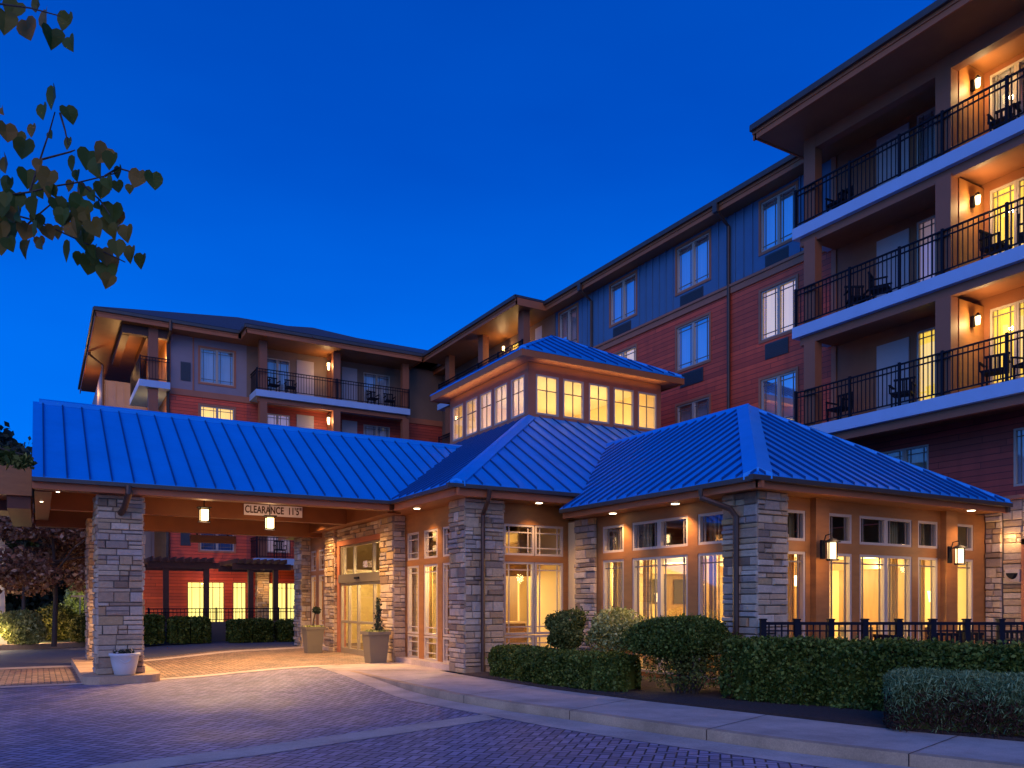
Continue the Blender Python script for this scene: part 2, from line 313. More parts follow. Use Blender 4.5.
def window(parent, wp, u0, u1, z0, z1, style='prairie', leaves=1, d=.04, fw=.05, mat='white', cur=None, gl='glass', bars=(.13,), label=None, curd=.16, barmat='bar'):
    """frame (part) with prairie glazing bars; pane and curtain are its sub-parts"""
    f = MB(); bb = MB(); lw = (u1-u0)/leaves
    for i in range(leaves):
        a, b_ = u0+i*lw+.003, u0+(i+1)*lw-.003
        wp.box(f, a, b_, d-.03, d+.05, z1-fw, z1); wp.box(f, a, b_, d-.03, d+.05, z0, z0+fw)
        wp.box(f, a, a+fw, d-.03, d+.05, z0+fw, z1-fw); wp.box(f, b_-fw, b_, d-.03, d+.05, z0+fw, z1-fw)
        g = .013
        if 'g' in style:      # plain grid 2x2 (transom near the top)
            c = (a+b_)/2; wp.box(bb, c-g, c+g, d, d+.025, z0+fw, z1-fw); zc = z1-(z1-z0)*.38
            wp.box(bb, a+fw, b_-fw, d+.002, d+.023, zc-g, zc+g)
        else:
            m_ = bars[0]
            L, Rr = a+fw+m_*.75, b_-fw-m_*.75
            if b_-a < .42: L = a+fw+(b_-a)*.18; Rr = b_-fw-(b_-a)*.18
            if 'v' in style or 'p' in style:
                for uu in (L, Rr): wp.box(bb, uu-g, uu+g, d, d+.025, z0+fw, z1-fw)
            if 'p' in style: wp.box(bb, a+fw, b_-fw, d+.002, d+.023, z1-fw-m_-g, z1-fw-m_+g)
            if 'b' in style: wp.box(bb, a+fw, b_-fw, d+.002, d+.023, z0+fw+m_-g, z0+fw+m_+g)
    nf = len(f.f); k0 = len(f.v); f.v += bb.v; f.f += [tuple(i+k0 for i in q_) for q_ in bb.f]
    o = obj('window', f, mat, parent); o.data.materials.append(MATS[barmat])
    for i, p_ in enumerate(o.data.polygons):
        if i >= nf: p_.material_index = 1
    if label: o['label'] = label
    p = MB(); p.poly([wp.pt(u0+.02, d+.012, z0+.02), wp.pt(u1-.02, d+.012, z0+.02), wp.pt(u1-.02, d+.012, z1-.02), wp.pt(u0+.02, d+.012, z1-.02)])
    obj('pane', p, gl, o)
    if cur:
        c = MB(); c.poly([wp.pt(u0-.05, curd, z0-.05), wp.pt(u1+.05, curd, z0-.05), wp.pt(u1+.05, curd, z1+.05), wp.pt(u0-.05, curd, z1+.05)]); obj('curtain', c, cur, o)
    return o
def casing(mb, wp, u0, u1, z0, z1, w=.09, d0=-.025, d1=.03):
    wp.box(mb, u0-w, u1+w, d0, d1, z1, z1+w); wp.box(mb, u0-w, u1+w, d0, d1, z0-w, z0)
    wp.box(mb, u0-w, u0, d0, d1, z0, z1); wp.box(mb, u1, u1+w, d0, d1, z0, z1)
def stones(mb, wp, u0, u1, z0, z1, rg, dmin=.012, dmax=.06, hmin=.075, hmax=.22, lmin=.20, lmax=.66, open_=None):
    z = z0; prevs = []
    while z < z1-.01:
        h = rg.choice([.08, .10, .12, .14, .15, .17, .20, .22]); h = min(max(h, hmin), hmax)
        if z+h > z1-.04: h = z1-z
        u = u0; first = rg.uniform(.5, 1)
        while u < u1-.01:
            l = rg.uniform(lmin, lmax)*(1 if h < .17 else .8)*first; first = 1
            if u+l > u1-.12: l = u1-u
            subs = [(z, h)] if h < .17 or rg.random() < .6 else [(z, h*.5), (z+h*.5, h*.5)]
            for zz, hh in subs:
                if open_ and any(u+l > a and u < b_ and zz+hh > c and zz < d for a, b_, c, d in open_): continue
                g = .007; a, b_, c, d = u+g, u+l-g, zz+g, zz+hh-g
                dp = -rg.uniform(dmin, dmax); ins = min(.014, hh*.15); n = len(mb.v)
                q = lambda: rg.uniform(-.006, .006)
                mb.v += [wp.pt(a, .02, c), wp.pt(b_, .02, c), wp.pt(b_, .02, d), wp.pt(a, .02, d)]
                mb.v += [wp.pt(a+q()*.5, dp*.55, c+q()*.5), wp.pt(b_+q()*.5, dp*.55, c+q()*.5), wp.pt(b_+q()*.5, dp*.55, d+q()*.5), wp.pt(a+q()*.5, dp*.55, d+q()*.5)]
                mb.v += [wp.pt(a+ins, dp+q(), c+ins), wp.pt(b_-ins, dp+q(), c+ins), wp.pt(b_-ins, dp+q(), d-ins), wp.pt(a+ins, dp+q(), d-ins)]
                for k in (0, 4):
                    for e in range(4): mb.f.append((n+k+e, n+k+(e+1) % 4, n+k+4+(e+1) % 4, n+k+4+e))
                mb.f.append((n+8, n+9, n+10, n+11))
            u += l
        z += h
def pillar(parent, x0, x1, y0, y1, z0, z1, seed, faces='XYxy', name='stone_pillar'):
    rg = random.Random(seed); t = .03
    core = MB().box(x0+t, x1-t, y0+t, y1-t, z0, z1); c = obj(name, core, 'mortar', parent)
    s = MB()
    if 'X' in faces: stones(s, WP('X', x0+t), y0, y1, z0, z1, rg)
    if 'Y' in faces: stones(s, WP('Y', y0+t), x0+.02, x1-.02, z0, z1, rg)
    if 'x' in faces: stones(s, WP('X', x1-t, -1), y0, y1, z0, z1, rg)
    if 'y' in faces: stones(s, WP('Y', y1-t, -1), x0+.02, x1-.02, z0, z1, rg)
    obj('stones', s, 'stone', c); return c
def clip_line(poly, ax, val):
    xs = []
    for i in range(len(poly)):
        p, q = poly[i], poly[(i+1) % len(poly)]
        a, b_ = p[ax], q[ax]
        if (a-val)*(b_-val) < 0: t = (val-a)/(b_-a); xs.append(p[1-ax]+t*(q[1-ax]-p[1-ax]))
    return sorted(xs)
def roof_plane(parent, poly, ax, eave, z0, k, sgn=1, sp=.45, t=.05, ribs=True, name='roof_slope', mat='roofmetal'):
    """ax: axis along which height rises (0=x,1=y); sgn direction of rise"""
    zf = lambda p: z0+k*sgn*(p[ax]-eave)
    mb = MB().thick([(p[0], p[1], zf(p)) for p in poly], t)
    nf = len(mb.f)
    if ribs:
        rb = mb; oa = 1-ax; lo = min(p[oa] for p in poly); hi = max(p[oa] for p in poly); v = lo+sp*.5
        while v < hi:
            xs = clip_line(poly, oa, v)
            for a, b_ in zip(xs[::2], xs[1::2]):
                if b_-a < .1: continue
                w = .013; h = .045; pts = []
                za, zb = z0+k*sgn*(a-eave), z0+k*sgn*(b_-eave); n = len(rb.v)
                for (c, zz) in ((a, za), (b_, zb)):
                    for (dv, dz) in ((-w, -.005), (w, -.005), (w, h), (-w, h)):
                        rb.v.append((v+dv, c, zz+dz) if ax == 1 else (c, v+dv, zz+dz))
                rb.f += [(n, n+1, n+2, n+3), (n+7, n+6, n+5, n+4)] + [(n+i, n+(i+1) % 4, n+4+(i+1) % 4, n+4+i) for i in range(4)]
            v += sp
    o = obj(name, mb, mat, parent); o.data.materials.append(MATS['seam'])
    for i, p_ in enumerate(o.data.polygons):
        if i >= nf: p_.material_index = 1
    return o
def cap(parent, p, q, w, t=.05, name='hip_cap', mat='roofmetal'):
    p, q = Vector(p), Vector(q); p = p+(q-p).normalized()*w*.9; d = (q-p).normalized(); s = d.cross(Vector((0, 0, 1))).normalized()*w; n = MB()
    k = Vector((0, 0, t)); e = Vector((0, 0, -w*.42))
    n.v = [tuple(x) for x in (p-s+e+k, p+k, p+s+e+k, q-s+e+k, q+k, q+s+e+k, p-s+e-k, p+s+e-k, q-s+e-k, q+s+e-k)]
    n.f = [(0, 1, 4, 3), (1, 2, 5, 4), (0, 3, 8, 6), (2, 7, 9, 5), (0, 6, 7, 2, 1), (3, 4, 5, 9, 8), (6, 8, 9, 7)]
    return obj(name, n, mat, parent)
def gutter_run(parent, p, q, zt, out, fb, fm='fascia', inset=0):
    """gutter + fascia board along p->q (plan, axis aligned). out = outward unit vector"""
    (x0, y0), (x1, y1) = p, q; ox, oy = out
    g = MB(); a = .13
    g.box(min(x0, x1)-(a if ox < 0 else 0)+(0), max(x0, x1)+(a if ox > 0 else 0), min(y0, y1)-(a if oy < 0 else 0), max(y0, y1)+(a if oy > 0 else 0), zt-.13, zt-.02) if False else None
    X0, X1 = sorted((x0, x1)); Y0, Y1 = sorted((y0, y1))
    if ox: gx = (X0+.012*ox, X0+.012*ox-.10*ox); g.box(gx[0], gx[1], Y0, Y1, zt-.095, zt-.015)
    else: gy = (Y0+.012*oy, Y0+.012*oy-.10*oy); g.box(X0, X1, gy[0], gy[1], zt-.095, zt-.015)
    obj('gutter', g, 'gutter', parent)
    f = MB(); i0, i1 = .092, .14
    if ox: f.box(X0-i0*ox, X0-i1*ox, Y0+(0.17 if True else 0)*0, Y1, fb, zt-.03)
    else: f.box(X0+inset, X1, Y0-i0*oy, Y0-i1*oy, fb, zt-.03)
    return obj('fascia', f, fm, parent)
def downlight(parent, x, y, z, power=28, spot=True, r=.075, ang=110):
    m_ = MB().lathe(x, y, [(r+.02, z-.012), (r+.02, z)], 16); o = obj('downlight', m_, 'white', parent)
    obj('lens', MB().lathe(x, y, [(r, z-.02), (r, z-.013)], 16), 'dl', o)
    if spot: light('downlight_lamp', 'SPOT', (x, y, z-.05), power, parent, spot=ang, size=.05, rot=(0, 0, 0), blend=.7)
    return o

# ------------------------------------------------------------------ ground
def sstep(t): t = max(0, min(1, t)); return t*t*(3-2*t)
def zr(x, y): return -.13*(1-sstep((y-12.8)/4.2)*sstep((x-2.2)/3.4)*(1-.4*sstep((y-30)/6)))
def resample(pl, n):
    L = [0]
    for a, b_ in zip(pl, pl[1:]): L.append(L[-1]+math.dist(a, b_))
    out = []
    for i in range(n+1):
        t = L[-1]*i/n; k = 0
        while k < len(pl)-2 and L[k+1] < t: k += 1
        f = (t-L[k])/max(1e-9, L[k+1]-L[k]); out.append((pl[k][0]+(pl[k+1][0]-pl[k][0])*f, pl[k][1]+(pl[k+1][1]-pl[k][1])*f))
    return out
def patch(name, A, B, off, mat, n=40, m=12, zf=zr):
    a, b_ = resample(A, n), resample(B, n); mb = MB()
    for i in range(n+1):
        for j in range(m+1):
            f = j/m; x = a[i][0]+(b_[i][0]-a[i][0])*f; y = a[i][1]+(b_[i][1]-a[i][1])*f; mb.v.append((x, y, zf(x, y)+off))
    for i in range(n):
        for j in range(m): q = i*(m+1)+j; mb.f.append((q, q+1, q+m+2, q+m+1))
    o = obj(name, mb, mat); o['kind'] = 'structure'; return o
flat = lambda x, y: 0
g = MB()
xs = [-400, -60, -12] + [-6+.5*i for i in range(50)] + [20, 40, 90, 400]; ys = [-200, -30, 0] + [2+.5*i for i in range(90)] + [60, 90, 200, 600]
g.v = [(x, y, zr(x, y)-.012) for y in ys for x in xs]
g.f = [(j*len(xs)+i, j*len(xs)+i+1, (j+1)*len(xs)+i+1, (j+1)*len(xs)+i) for j in range(len(ys)-1) for i in range(len(xs)-1)]
struct('ground', g, 'asphalt')
KT = [(6.03, 17.74), (6.0, 16.6), (5.99, 13.92), (6.05, 12.2), (6.24, 10.73), (6.48, 9.75), (6.81, 8.01), (7.17, 6.42), (7.55, 5.27), (7.98, 4.07), (8.5, 2.9), (9.3, 1.5), (10.3, 0), (12, -2)]
WI = [(7.84, 19.3), (7.8, 15.06), (7.85, 12.07), (8.17, 9.97), (8.63, 7.73), (9.04, 5.81), (9.5, 4.6), (10.2, 3.2), (11, 2), (12.2, .6), (13.8, -1.2)]
GO = [(5.72, 18.6), (5.60, 16.9), (5.52, 15.3), (5.44, 12.65), (5.72, 10.6), (5.91, 9.1), (6.15, 7.9), (6.45, 6.8), (6.75, 5.8), (7.15, 4.6), (7.6, 3.4), (8.4, 2.0), (9.4, .5), (11, -1.6)]
patch('paved_court', [(-14, 18.75), (2.1, 18.85), (5.72, 19.0), (5.72, 18.6)]+GO[1:], [(-14, 18.0), (-14, 10), (-14, 2), (-10, -4), (0, -4), (9, -2.5)], .0, 'pavers', 110, 60)
patch('gutter_apron', GO, [(x-.02, y) for x, y in KT], .005, 'concrete', 90, 3)
patch('sidewalk', KT, WI, 0, 'concrete', 90, 8, flat)
# kerb face
kb = MB(); KR = resample(KT, 120)
for (a, b_) in zip(KR, KR[1:]):
    kb.poly([(a[0], a[1], -.16), (b_[0], b_[1], -.16), (b_[0], b_[1], .003), (a[0], a[1], .003)])
    kb.poly([(a[0], a[1], .003), (b_[0], b_[1], .003), (b_[0]+.14, b_[1]+.03, .004), (a[0]+.14, a[1]+.03, .004)])
struct('kerb', kb, 'kerbmat')
jt = MB()
for q in (18, 33, 47, 60, 73, 86):       # control joints across the walk
    A_ = resample(KT, 120)[q]; B_ = resample(WI, 120)[min(120, q+3)]
    d_ = Vector((B_[0]-A_[0], B_[1]-A_[1])).normalized(); s_ = Vector((-d_.y, d_.x))*.006
    jt.poly([(A_[0]-s_.x, A_[1]-s_.y, .006), (A_[0]+s_.x, A_[1]+s_.y, .006), (B_[0]+s_.x, B_[1]+s_.y, .006), (B_[0]-s_.x, B_[1]-s_.y, .006)])
    jt.poly([(A_[0]-.004, A_[1]-s_.y, -.125), (A_[0]-.004, A_[1]+.008, -.125), (A_[0]-.004, A_[1]+.008, .003), (A_[0]-.004, A_[1]-s_.y, .003)])
struct('sidewalk_joints', jt, 'soil')
patch('entrance_floor', [(2.2, 25.9), (8.3, 28.2)], [(2.2, 19.15), (6.6, 19.2), (8.3, 19.2)], .004, 'pavers_tan', 40, 30)
patch('entrance_landing', [(5.72, 19.1), (5.72, 18.6), (5.9, 17.6), (6.03, 17.5)], [(8.4, 19.35), (8.4, 18), (8.4, 17), (8.0, 16.4)], .006, 'concrete', 20, 14, lambda x, y: max(zr(x, y), -.004))
patch('paving_band', [(2.05, 18.72), (5.75, 18.8)], [(2.05, 19.12), (6.4, 19.3)], .009, 'concrete', 30, 3)
patch('paving_band', [(-14, 18.25), (.9, 18.55)], [(-14, 18.7), (.9, 18.9)], .009, 'concrete', 40, 3)
patch('paving_band', [(2.1, 24.5), (8.2, 27.0)], [(2.1, 25.1), (8.3, 27.9)], .009, 'concrete', 30, 3)
patch('paving_band', [(-14, 23.0), (.95, 23.6)], [(-14, 23.6), (.95, 24.3)], .009, 'concrete', 40, 3)
patch('paved_apron', [(-14, 18.75), (1.0, 18.95)], [(-14, 22.98), (1.0, 23.55)], .004, 'pavers_tan', 40, 14)
patch('paving_band', [(-13, 5.9), (0.65, 9.25), (2.18, 9.56), (5.73, 10.56)], [(-13, 5.5), (0.7, 8.75), (2.05, 8.98), (5.68, 10.05)], .006, 'concrete', 40, 3)
struct('soil_bed', MB().prism([(7.8, 15.3), (7.86, 12.07), (8.18, 9.97), (8.64, 7.73), (9.05, 5.81), (9.5, 4.6), (10.2, 3.2), (11, 2), (12.2, .6), (13.8, -1.2), (30, -1.2), (30, 9.8), (10.8, 9.8), (10.8, 15.9), (8.9, 15.9), (8.9, 15.3)], -.1, .035), 'soil')
struct('terrace_floor', MB().box(11.3, 18.0, 6.6, 9.86, .0, .12), 'concrete')
struct('far_verge', MB().prism([(-30, 33.5), (-3, 33.0), (0.6, 34.2), (2.3, 35.5), (16, 33.5), (16, 39), (2.3, 39), (2.0, 60), (-30, 60)], -.3, .03), 'lawn')
struct('far_kerb', MB().prism([(-30, 33.2), (-3, 32.7), (0.8, 33.9), (2.4, 35.2), (16, 33.2), (16, 33.5), (2.3, 35.5), (.6, 34.2), (-3, 33), (-30, 33.5)], -.3, .045), 'kerbmat')

# ------------------------------------------------------------------ entrance pavilion
EN = thing('entrance_pavilion', 'stone and timber entrance pavilion with blue metal roof and glazed lantern tower on top', 'pavilion', (7.9, 15.5, 0))
SOF = 3.80
pillar(EN, 7.91, 8.92, 15.46, 16.22, 0, SOF, 11)
pillar(EN, 7.91, 8.30, 19.50, 20.42, 0, SOF, 12)
pillar(EN, 7.91, 8.30, 24.35, 25.25, 0, SOF, 13)
pillar(EN, 7.91, 8.50, 27.95, 28.85, 0, SOF, 14)
wpL = WP('X', 8.25); wpR = WP('Y', 15.80)
def sidelights(y0, y1, n, cols):
    ops = [(a, b_, .12, 2.47) for a, b_ in cols]+[(a, b_, 2.62, 3.32) for a, b_ in cols]
    w = MB(); wall(w, wpL, y0, y1, .0, SOF, ops, .16); obj('timber_wall', w, 'wood', EN)
    for a, b_ in cols:
        [window(EN, wpL, a, b_, c_2, d_2, 'pb', barmat='white') for c_2, d_2 in ((2.62, 3.32), (.74, 2.47), (.12, .72))]
    obj('sill_ledge', MB().box(7.98, 8.25, y0+.02, y1-.02, 0, .13), 'concrete', EN)
sidelights(16.2, 19.52, 3, [(18.62, 19.36), (17.52, 18.32), (16.45, 17.25)])
sidelights(25.2, 28.0, 2, [(27.3, 27.9), (26.4, 27.0), (25.5, 26.1)])
cols = [(9.1, 9.91), (9.93, 10.72)]
w = MB(); wall(w, wpR, 8.90, 10.85, 0, SOF, [(9.1, 10.72, .12, 2.47), (9.1, 10.72, 2.62, 3.33)], .16); obj('timber_wall', w, 'wood', EN)
for a, b_ in cols:
    [window(EN, wpR, a, b_, c_2, d_2, 'pb', barmat='white') for c_2, d_2 in ((2.62, 3.33), (.80, 2.47), (.12, .78))]
# door bay
w = MB(); s_ = MB(); stones(s_, WP('X', 8.05), 20.42, 24.35, 3.42, SOF, random.Random(5)); w.box(8.06, 8.3, 20.42, 24.35, 3.42, SOF)
c_ = obj('stone_lintel', w, 'mortar', EN); obj('stones', s_, 'stone', c_)
dr = obj('entrance_door', MB().box(8.02, 8.24, 20.42, 24.35, 3.27, 3.42).box(8.02, 8.24, 24.12, 24.35, 0, 3.27).box(8.02, 8.24, 20.42, 20.6, 0, 3.27), 'trim', EN); dr['label'] = 'automatic glass entrance doors in bronze frames'
fr_ = MB()
for y in (20.62, 21.3, 22.6, 23.4, 24.07): fr_.box(8.06, 8.14, y-.035, y+.035, .02, 2.13)
for y in (20.62, 21.35, 22.95, 23.85, 24.07): fr_.box(8.06, 8.14, y-.03, y+.03, 2.38, 3.27)
fr_.box(8.062, 8.138, 20.6, 24.1, 0, .16); fr_.box(8.062, 8.138, 20.6, 24.1, .92, .99); fr_.box(8.062, 8.138, 20.6, 24.1, 3.2, 3.265); fr_.box(8.062, 8.138, 20.6, 24.1, 2.05, 2.12)
obj('door_frame', fr_, 'aluminium', dr)
obj('door_header', MB().box(7.98, 8.2, 20.6, 24.1, 2.13, 2.38), 'taupe', dr)
obj('motion_sensor', MB().box(7.93, 7.98, 22.2, 22.55, 2.22, 2.28), 'blackmetal', dr)
pn = MB(); wpd = WP('X', 8.11); pn.poly([wpd.pt(20.6, 0, .1), wpd.pt(24.1, 0, .1), wpd.pt(24.1, 0, 2.1), wpd.pt(20.6, 0, 2.1)]); pn.poly([wpd.pt(20.6, 0, 2.38), wpd.pt(24.1, 0, 2.38), wpd.pt(24.1, 0, 3.25), wpd.pt(20.6, 0, 3.25)])
obj('pane', pn, 'glass', dr)
# house number on the glass over the door
def text(name, body, loc, rot, size, mat, parent, ext=.003, sp=1.0, sx=1.0):
    cu = bpy.data.curves.new(name, 'FONT'); cu.body = body; cu.size = size; cu.extrude = ext; cu.offset = .006; cu.align_x = 'CENTER'; cu.align_y = 'CENTER'; cu.space_character = sp
    t = bpy.data.objects.new(name, cu); COL.objects.link(t); dg = bpy.context.evaluated_depsgraph_get(); me = bpy.data.meshes.new_from_object(t.evaluated_get(dg)); bpy.data.objects.remove(t)
    me.materials.clear(); me.materials.append(MATS[mat]); o = bpy.data.objects.new(name, me); COL.objects.link(o); o.parent = parent; o.location = Vector(loc)-wloc(parent); o.rotation_euler = rot; o.scale = (sx, 1, 1); return o
text('door_number', '605', (8.04, 21.9, 2.62), (R(90), 0, R(-90)), .26, 'sign_white', dr)
# roof
K = .60; ZE = 4.03
Rf = obj('soffit', MB().prism([(7.55, 15.10), (11.0, 15.10), (11.0, 15.95), (17.0, 15.95), (17.0, 29.3), (7.55, 29.3)], SOF, SOF+.03), 'soffit', EN)
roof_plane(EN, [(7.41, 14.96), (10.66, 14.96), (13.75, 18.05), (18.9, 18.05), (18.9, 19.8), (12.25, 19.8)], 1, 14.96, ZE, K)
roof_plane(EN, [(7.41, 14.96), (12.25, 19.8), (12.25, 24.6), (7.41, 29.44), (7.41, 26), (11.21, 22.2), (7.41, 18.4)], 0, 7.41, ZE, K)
roof_plane(EN, [(7.41, 29.44), (12.25, 24.6), (18.9, 24.6), (18.9, 29.44)], 1, 29.44, ZE, K, -1, ribs=False)
cap(EN, (7.41, 14.96, ZE), (12.2, 19.75, ZE+K*4.79), .20)
gutter_run(EN, (7.41, 14.96), (7.41, 18.4), ZE, (-1, 0), 3.78); gutter_run(EN, (7.28, 14.96), (10.9, 14.96), ZE, (0, -1), 3.781, inset=.222)
gutter_run(EN, (7.41, 26), (7.41, 29.44), ZE, (-1, 0), 3.78)
# downspout on the corner pillar
obj('downspout', MB().tube([(8.25, 14.93, 3.93), (8.25, 15.0, 3.72), (8.32, 15.36, 3.46), (8.33, 15.385, 3.2), (8.33, 15.385, .04)], .05, 8), 'bronze', EN)
for x, y in ((7.82, 17.76),): downlight(EN, x, y, SOF, 120)
downlight(EN, 9.77, 15.38, SOF, 90); downlight(EN, 7.8, 26.9, SOF, 45)
# lantern tower
TW = [(12.2, 19.8), (17.2, 24.9)]
z0, z1 = 6.60, 8.50
cw = WP('Y', 19.8); cl = WP('X', 12.2)
RW = [(12.47, 13.27), (13.42, 14.18), (14.36, 15.14), (15.3, 16.1), (16.26, 17.02)]
LW = [(20.0, 20.78), (21.0, 21.8), (21.96, 22.74), (22.92, 23.72), (23.92, 24.7)]
for wp_, rng, ww in ((cw, (12.321, 17.079), RW), (cl, (19.8, 24.9), LW), (WP('Y', 24.9, -1), (12.321, 17.079), RW), (WP('X', 17.2, -1), (19.8, 24.9), LW)):
    m_ = MB(); wall(m_, wp_, rng[0], rng[1], z0, z1, [(a, b_, 7.02, 8.18) for a, b_ in ww], .12); obj('tower_wall', m_, 'trim', EN)
    for a, b_ in ww: window(EN, wp_, a, b_, 7.02, 8.18, 'g', mat='white', d=.03)
obj('tower_lining', MB().box(12.34, 17.06, 24.74, 24.77, 6.66, 8.40).box(17.04, 17.07, 19.95, 24.73, 6.66, 8.40), 'cream', EN)
obj('tower_ceiling', MB().box(12.3, 17.1, 19.9, 24.8, 8.40, 8.43), 'ceil', EN)
obj('tower_floor', MB().box(12.33, 17.07, 19.93, 24.77, 6.62, 6.66), 'ceil', EN)
ec = (11.68, 19.28, 17.72, 25.42); zt = 8.70; kk = .55; mx_, my_ = (ec[0]+ec[2])/2, (ec[1]+ec[3])/2
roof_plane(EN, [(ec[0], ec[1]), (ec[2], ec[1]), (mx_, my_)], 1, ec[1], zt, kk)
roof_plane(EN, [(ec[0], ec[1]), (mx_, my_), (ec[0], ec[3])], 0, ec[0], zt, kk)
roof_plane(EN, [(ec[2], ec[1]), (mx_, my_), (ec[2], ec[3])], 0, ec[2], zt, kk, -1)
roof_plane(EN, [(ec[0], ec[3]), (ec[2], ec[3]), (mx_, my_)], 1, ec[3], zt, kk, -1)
cap(EN, (ec[0], ec[1], zt), (mx_, my_, zt+kk*3.02), .10); cap(EN, (ec[2], ec[1], zt), (mx_, my_, zt+kk*3.02), .10)
f = MB(); f.box(ec[0], ec[2], ec[1], ec[1]+.05, 8.47, 8.66); f.box(ec[0], ec[0]+.05, ec[1]+.05, ec[3], 8.47, 8.66); f.box(ec[2]-.05, ec[2], ec[1]+.05, ec[3], 8.47, 8.66); f.box(ec[0], ec[2], ec[3]-.05, ec[3], 8.471, 8.66)
obj('tower_fascia', f, 'fascia', EN)
f = MB()
f.box(ec[0]+.05, ec[2]-.05, ec[1]+.05, 19.79, 8.5, 8.53); f.box(ec[0]+.05, 12.19, 19.79, ec[3]-.05, 8.5, 8.53); f.box(17.21, ec[2]-.05, 19.79, ec[3]-.05, 8.5, 8.53); f.box(12.19, 17.21, 24.91, ec[3]-.05, 8.5, 8.53)
obj('tower_soffit', f, 'trim', EN)
for x, y in ((13.6, 21.3), (15.9, 21.3), (13.6, 23.5), (15.9, 23.5)): light('tower_lamp', 'POINT', (x, y, 7.3), 42, EN, (1, .74, .36), .15)
# thin warm strip lighting under the tower eaves
light('tower_eave_lamp', 'AREA', (14.7, 19.5, 8.28), 7, EN, (1, .66, .26), 4.6, rot=(R(180), 0, 0), sx=.05)
light('tower_eave_lamp', 'AREA', (11.9, 22.3, 8.28), 7, EN, (1, .66, .26), .05, rot=(R(180), 0, 0), sx=4.6)
obj('tower_panel', MB().box(15.5, 16.6, 24.70, 24.735, 6.66, 7.75), 'panelwood', EN)
# lobby inside
RD = thing('reception_desk', 'wood reception desk with pale top inside the lobby behind the entry corner window', 'desk', (10.2, 18.4, .02))
obj('desk_body', MB().box(9.3, 10.85, 17.75, 18.05, .02, 1.0), 'panelwood', RD); obj('desk_top', MB().box(9.25, 10.9, 17.68, 18.12, 1.0, 1.05), 'cream', RD)
obj('interior_column', MB().box(9.15, 9.55, 18.6, 19.0, .02, 2.53), 'panelwood', EN)
obj('lobby_valance', MB().box(9.0, 10.9, 17.3, 17.4, 2.2, 2.53), 'panelwood', EN)
obj('lobby_floor', MB().box(8.3, 16.9, 15.97, 29, -.02, .02), 'carpet', EN)
obj('lobby_wall', MB().box(12.4, 12.5, 16.1, 29, 0, SOF).box(8.3, 12.4, 28.9, 29.0, 0, SOF).box(10.95, 12.4, 18.2, 18.3, 0, SOF), 'cream', EN)
obj('wood_panelling', MB().box(12.3, 12.39, 20.4, 24.6, 0, 3.3).box(12.3, 12.39, 16.8, 18.0, 0.9, 2.9), 'panelwood', EN)
obj('inner_screen', MB().box(10.0, 10.08, 21.9, 22.0, 0, 3.2).box(10.0, 10.08, 23.3, 23.4, 0, 3.2).box(10.0, 10.08, 20.5, 20.6, 0, 3.2).box(10.0, 10.08, 20.5, 23.4, 3.1, 3.2).box(10.0, 10.08, 20.5, 23.4, 2.1, 2.2), 'white', EN)
obj('lobby_ceiling', MB().box(8.43, 12.4, 15.97, 20.3, 2.54, 2.58).box(8.43, 12.4, 24.6, 28.9, 2.54, 2.58).box(8.3, 12.4, 20.31, 24.59, 3.6, 3.63), 'ceil', EN)
light('lobby_lamp', 'POINT', (9.6, 22.4, 3.0), 90, EN, (1, .62, .32), .15)
for x, y, p in ((9.0, 17.5, 110), (9.4, 19.8, 60), (10.6, 22.5, 70), (9.8, 24.6, 50), (10.2, 27, 60)): light('lobby_lamp', 'POINT', (x, y, 2.2), p*1.7, EN, (1, .68, .27), .15)
cur = MB()
for (a, b_) in ((19.15, 19.5), (18.35, 18.62), (17.1, 17.5), (16.3, 16.55), (26.0, 26.4), (27.0, 27.3)):
    u = a
    while u < b_: cur.box(8.47+.03*math.sin(u*70), 8.50+.03*math.sin(u*70), u, u+.035, .1, 3.5); u += .035
obj('drapes', cur, 'curtain_cream', EN)

# ------------------------------------------------------------------ porte cochere
PC = thing('porte_cochere', 'drive through canopy with blue standing seam roof on stone pillars', 'canopy', (1, 18.8, 0))
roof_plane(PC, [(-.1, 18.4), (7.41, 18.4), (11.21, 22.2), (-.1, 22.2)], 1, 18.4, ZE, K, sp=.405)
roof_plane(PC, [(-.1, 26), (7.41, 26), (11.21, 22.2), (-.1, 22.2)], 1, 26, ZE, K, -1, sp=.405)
cap(PC, (-.1, 22.2, ZE+K*3.8+.03), (11.3, 22.2, ZE+K*3.8+.03), .14, name='ridge_cap')
gutter_run(PC, (-.1, 18.4), (7.41, 18.4), ZE, (0, -1), 3.80); gutter_run(PC, (-.1, 26), (7.41, 26), ZE, (0, 1), 3.72)
f = MB(); f.poly([(-.08, 18.5, 3.8), (-.08, 25.9, 3.8), (-.08, 25.9, 4.05), (-.08, 22.2, 6.22), (-.08, 18.5, 4.05)]); obj('gable_end', f, 'wood', PC)
for bb in ((-.05, 7.7, 18.57, 18.82, 3.80, 4.06), (-.05, 7.9, 25.49, 25.78, 3.62, 4.09), (.26, 7.49, 21.9, 22.15, 3.74, 4.16), (-.06, .25, 18.83, 25.49, 3.78, 4.15), (7.5, 7.85, 18.83, 25.49, 3.76, 4.15)):
    obj('beam', MB().box(*bb), 'porch_ceiling', PC)
obj('ceiling', MB().box(-.05, 8.2, 18.87, 25.48, 4.16, 4.2), 'porch_ceiling', PC)
pillar(PC, 1.04, 1.96, 18.82, 19.72, .03, 3.80, 21); pillar(PC, 1.12, 2.04, 23.75, 24.65, .03, 3.75, 22)
isl = MB()
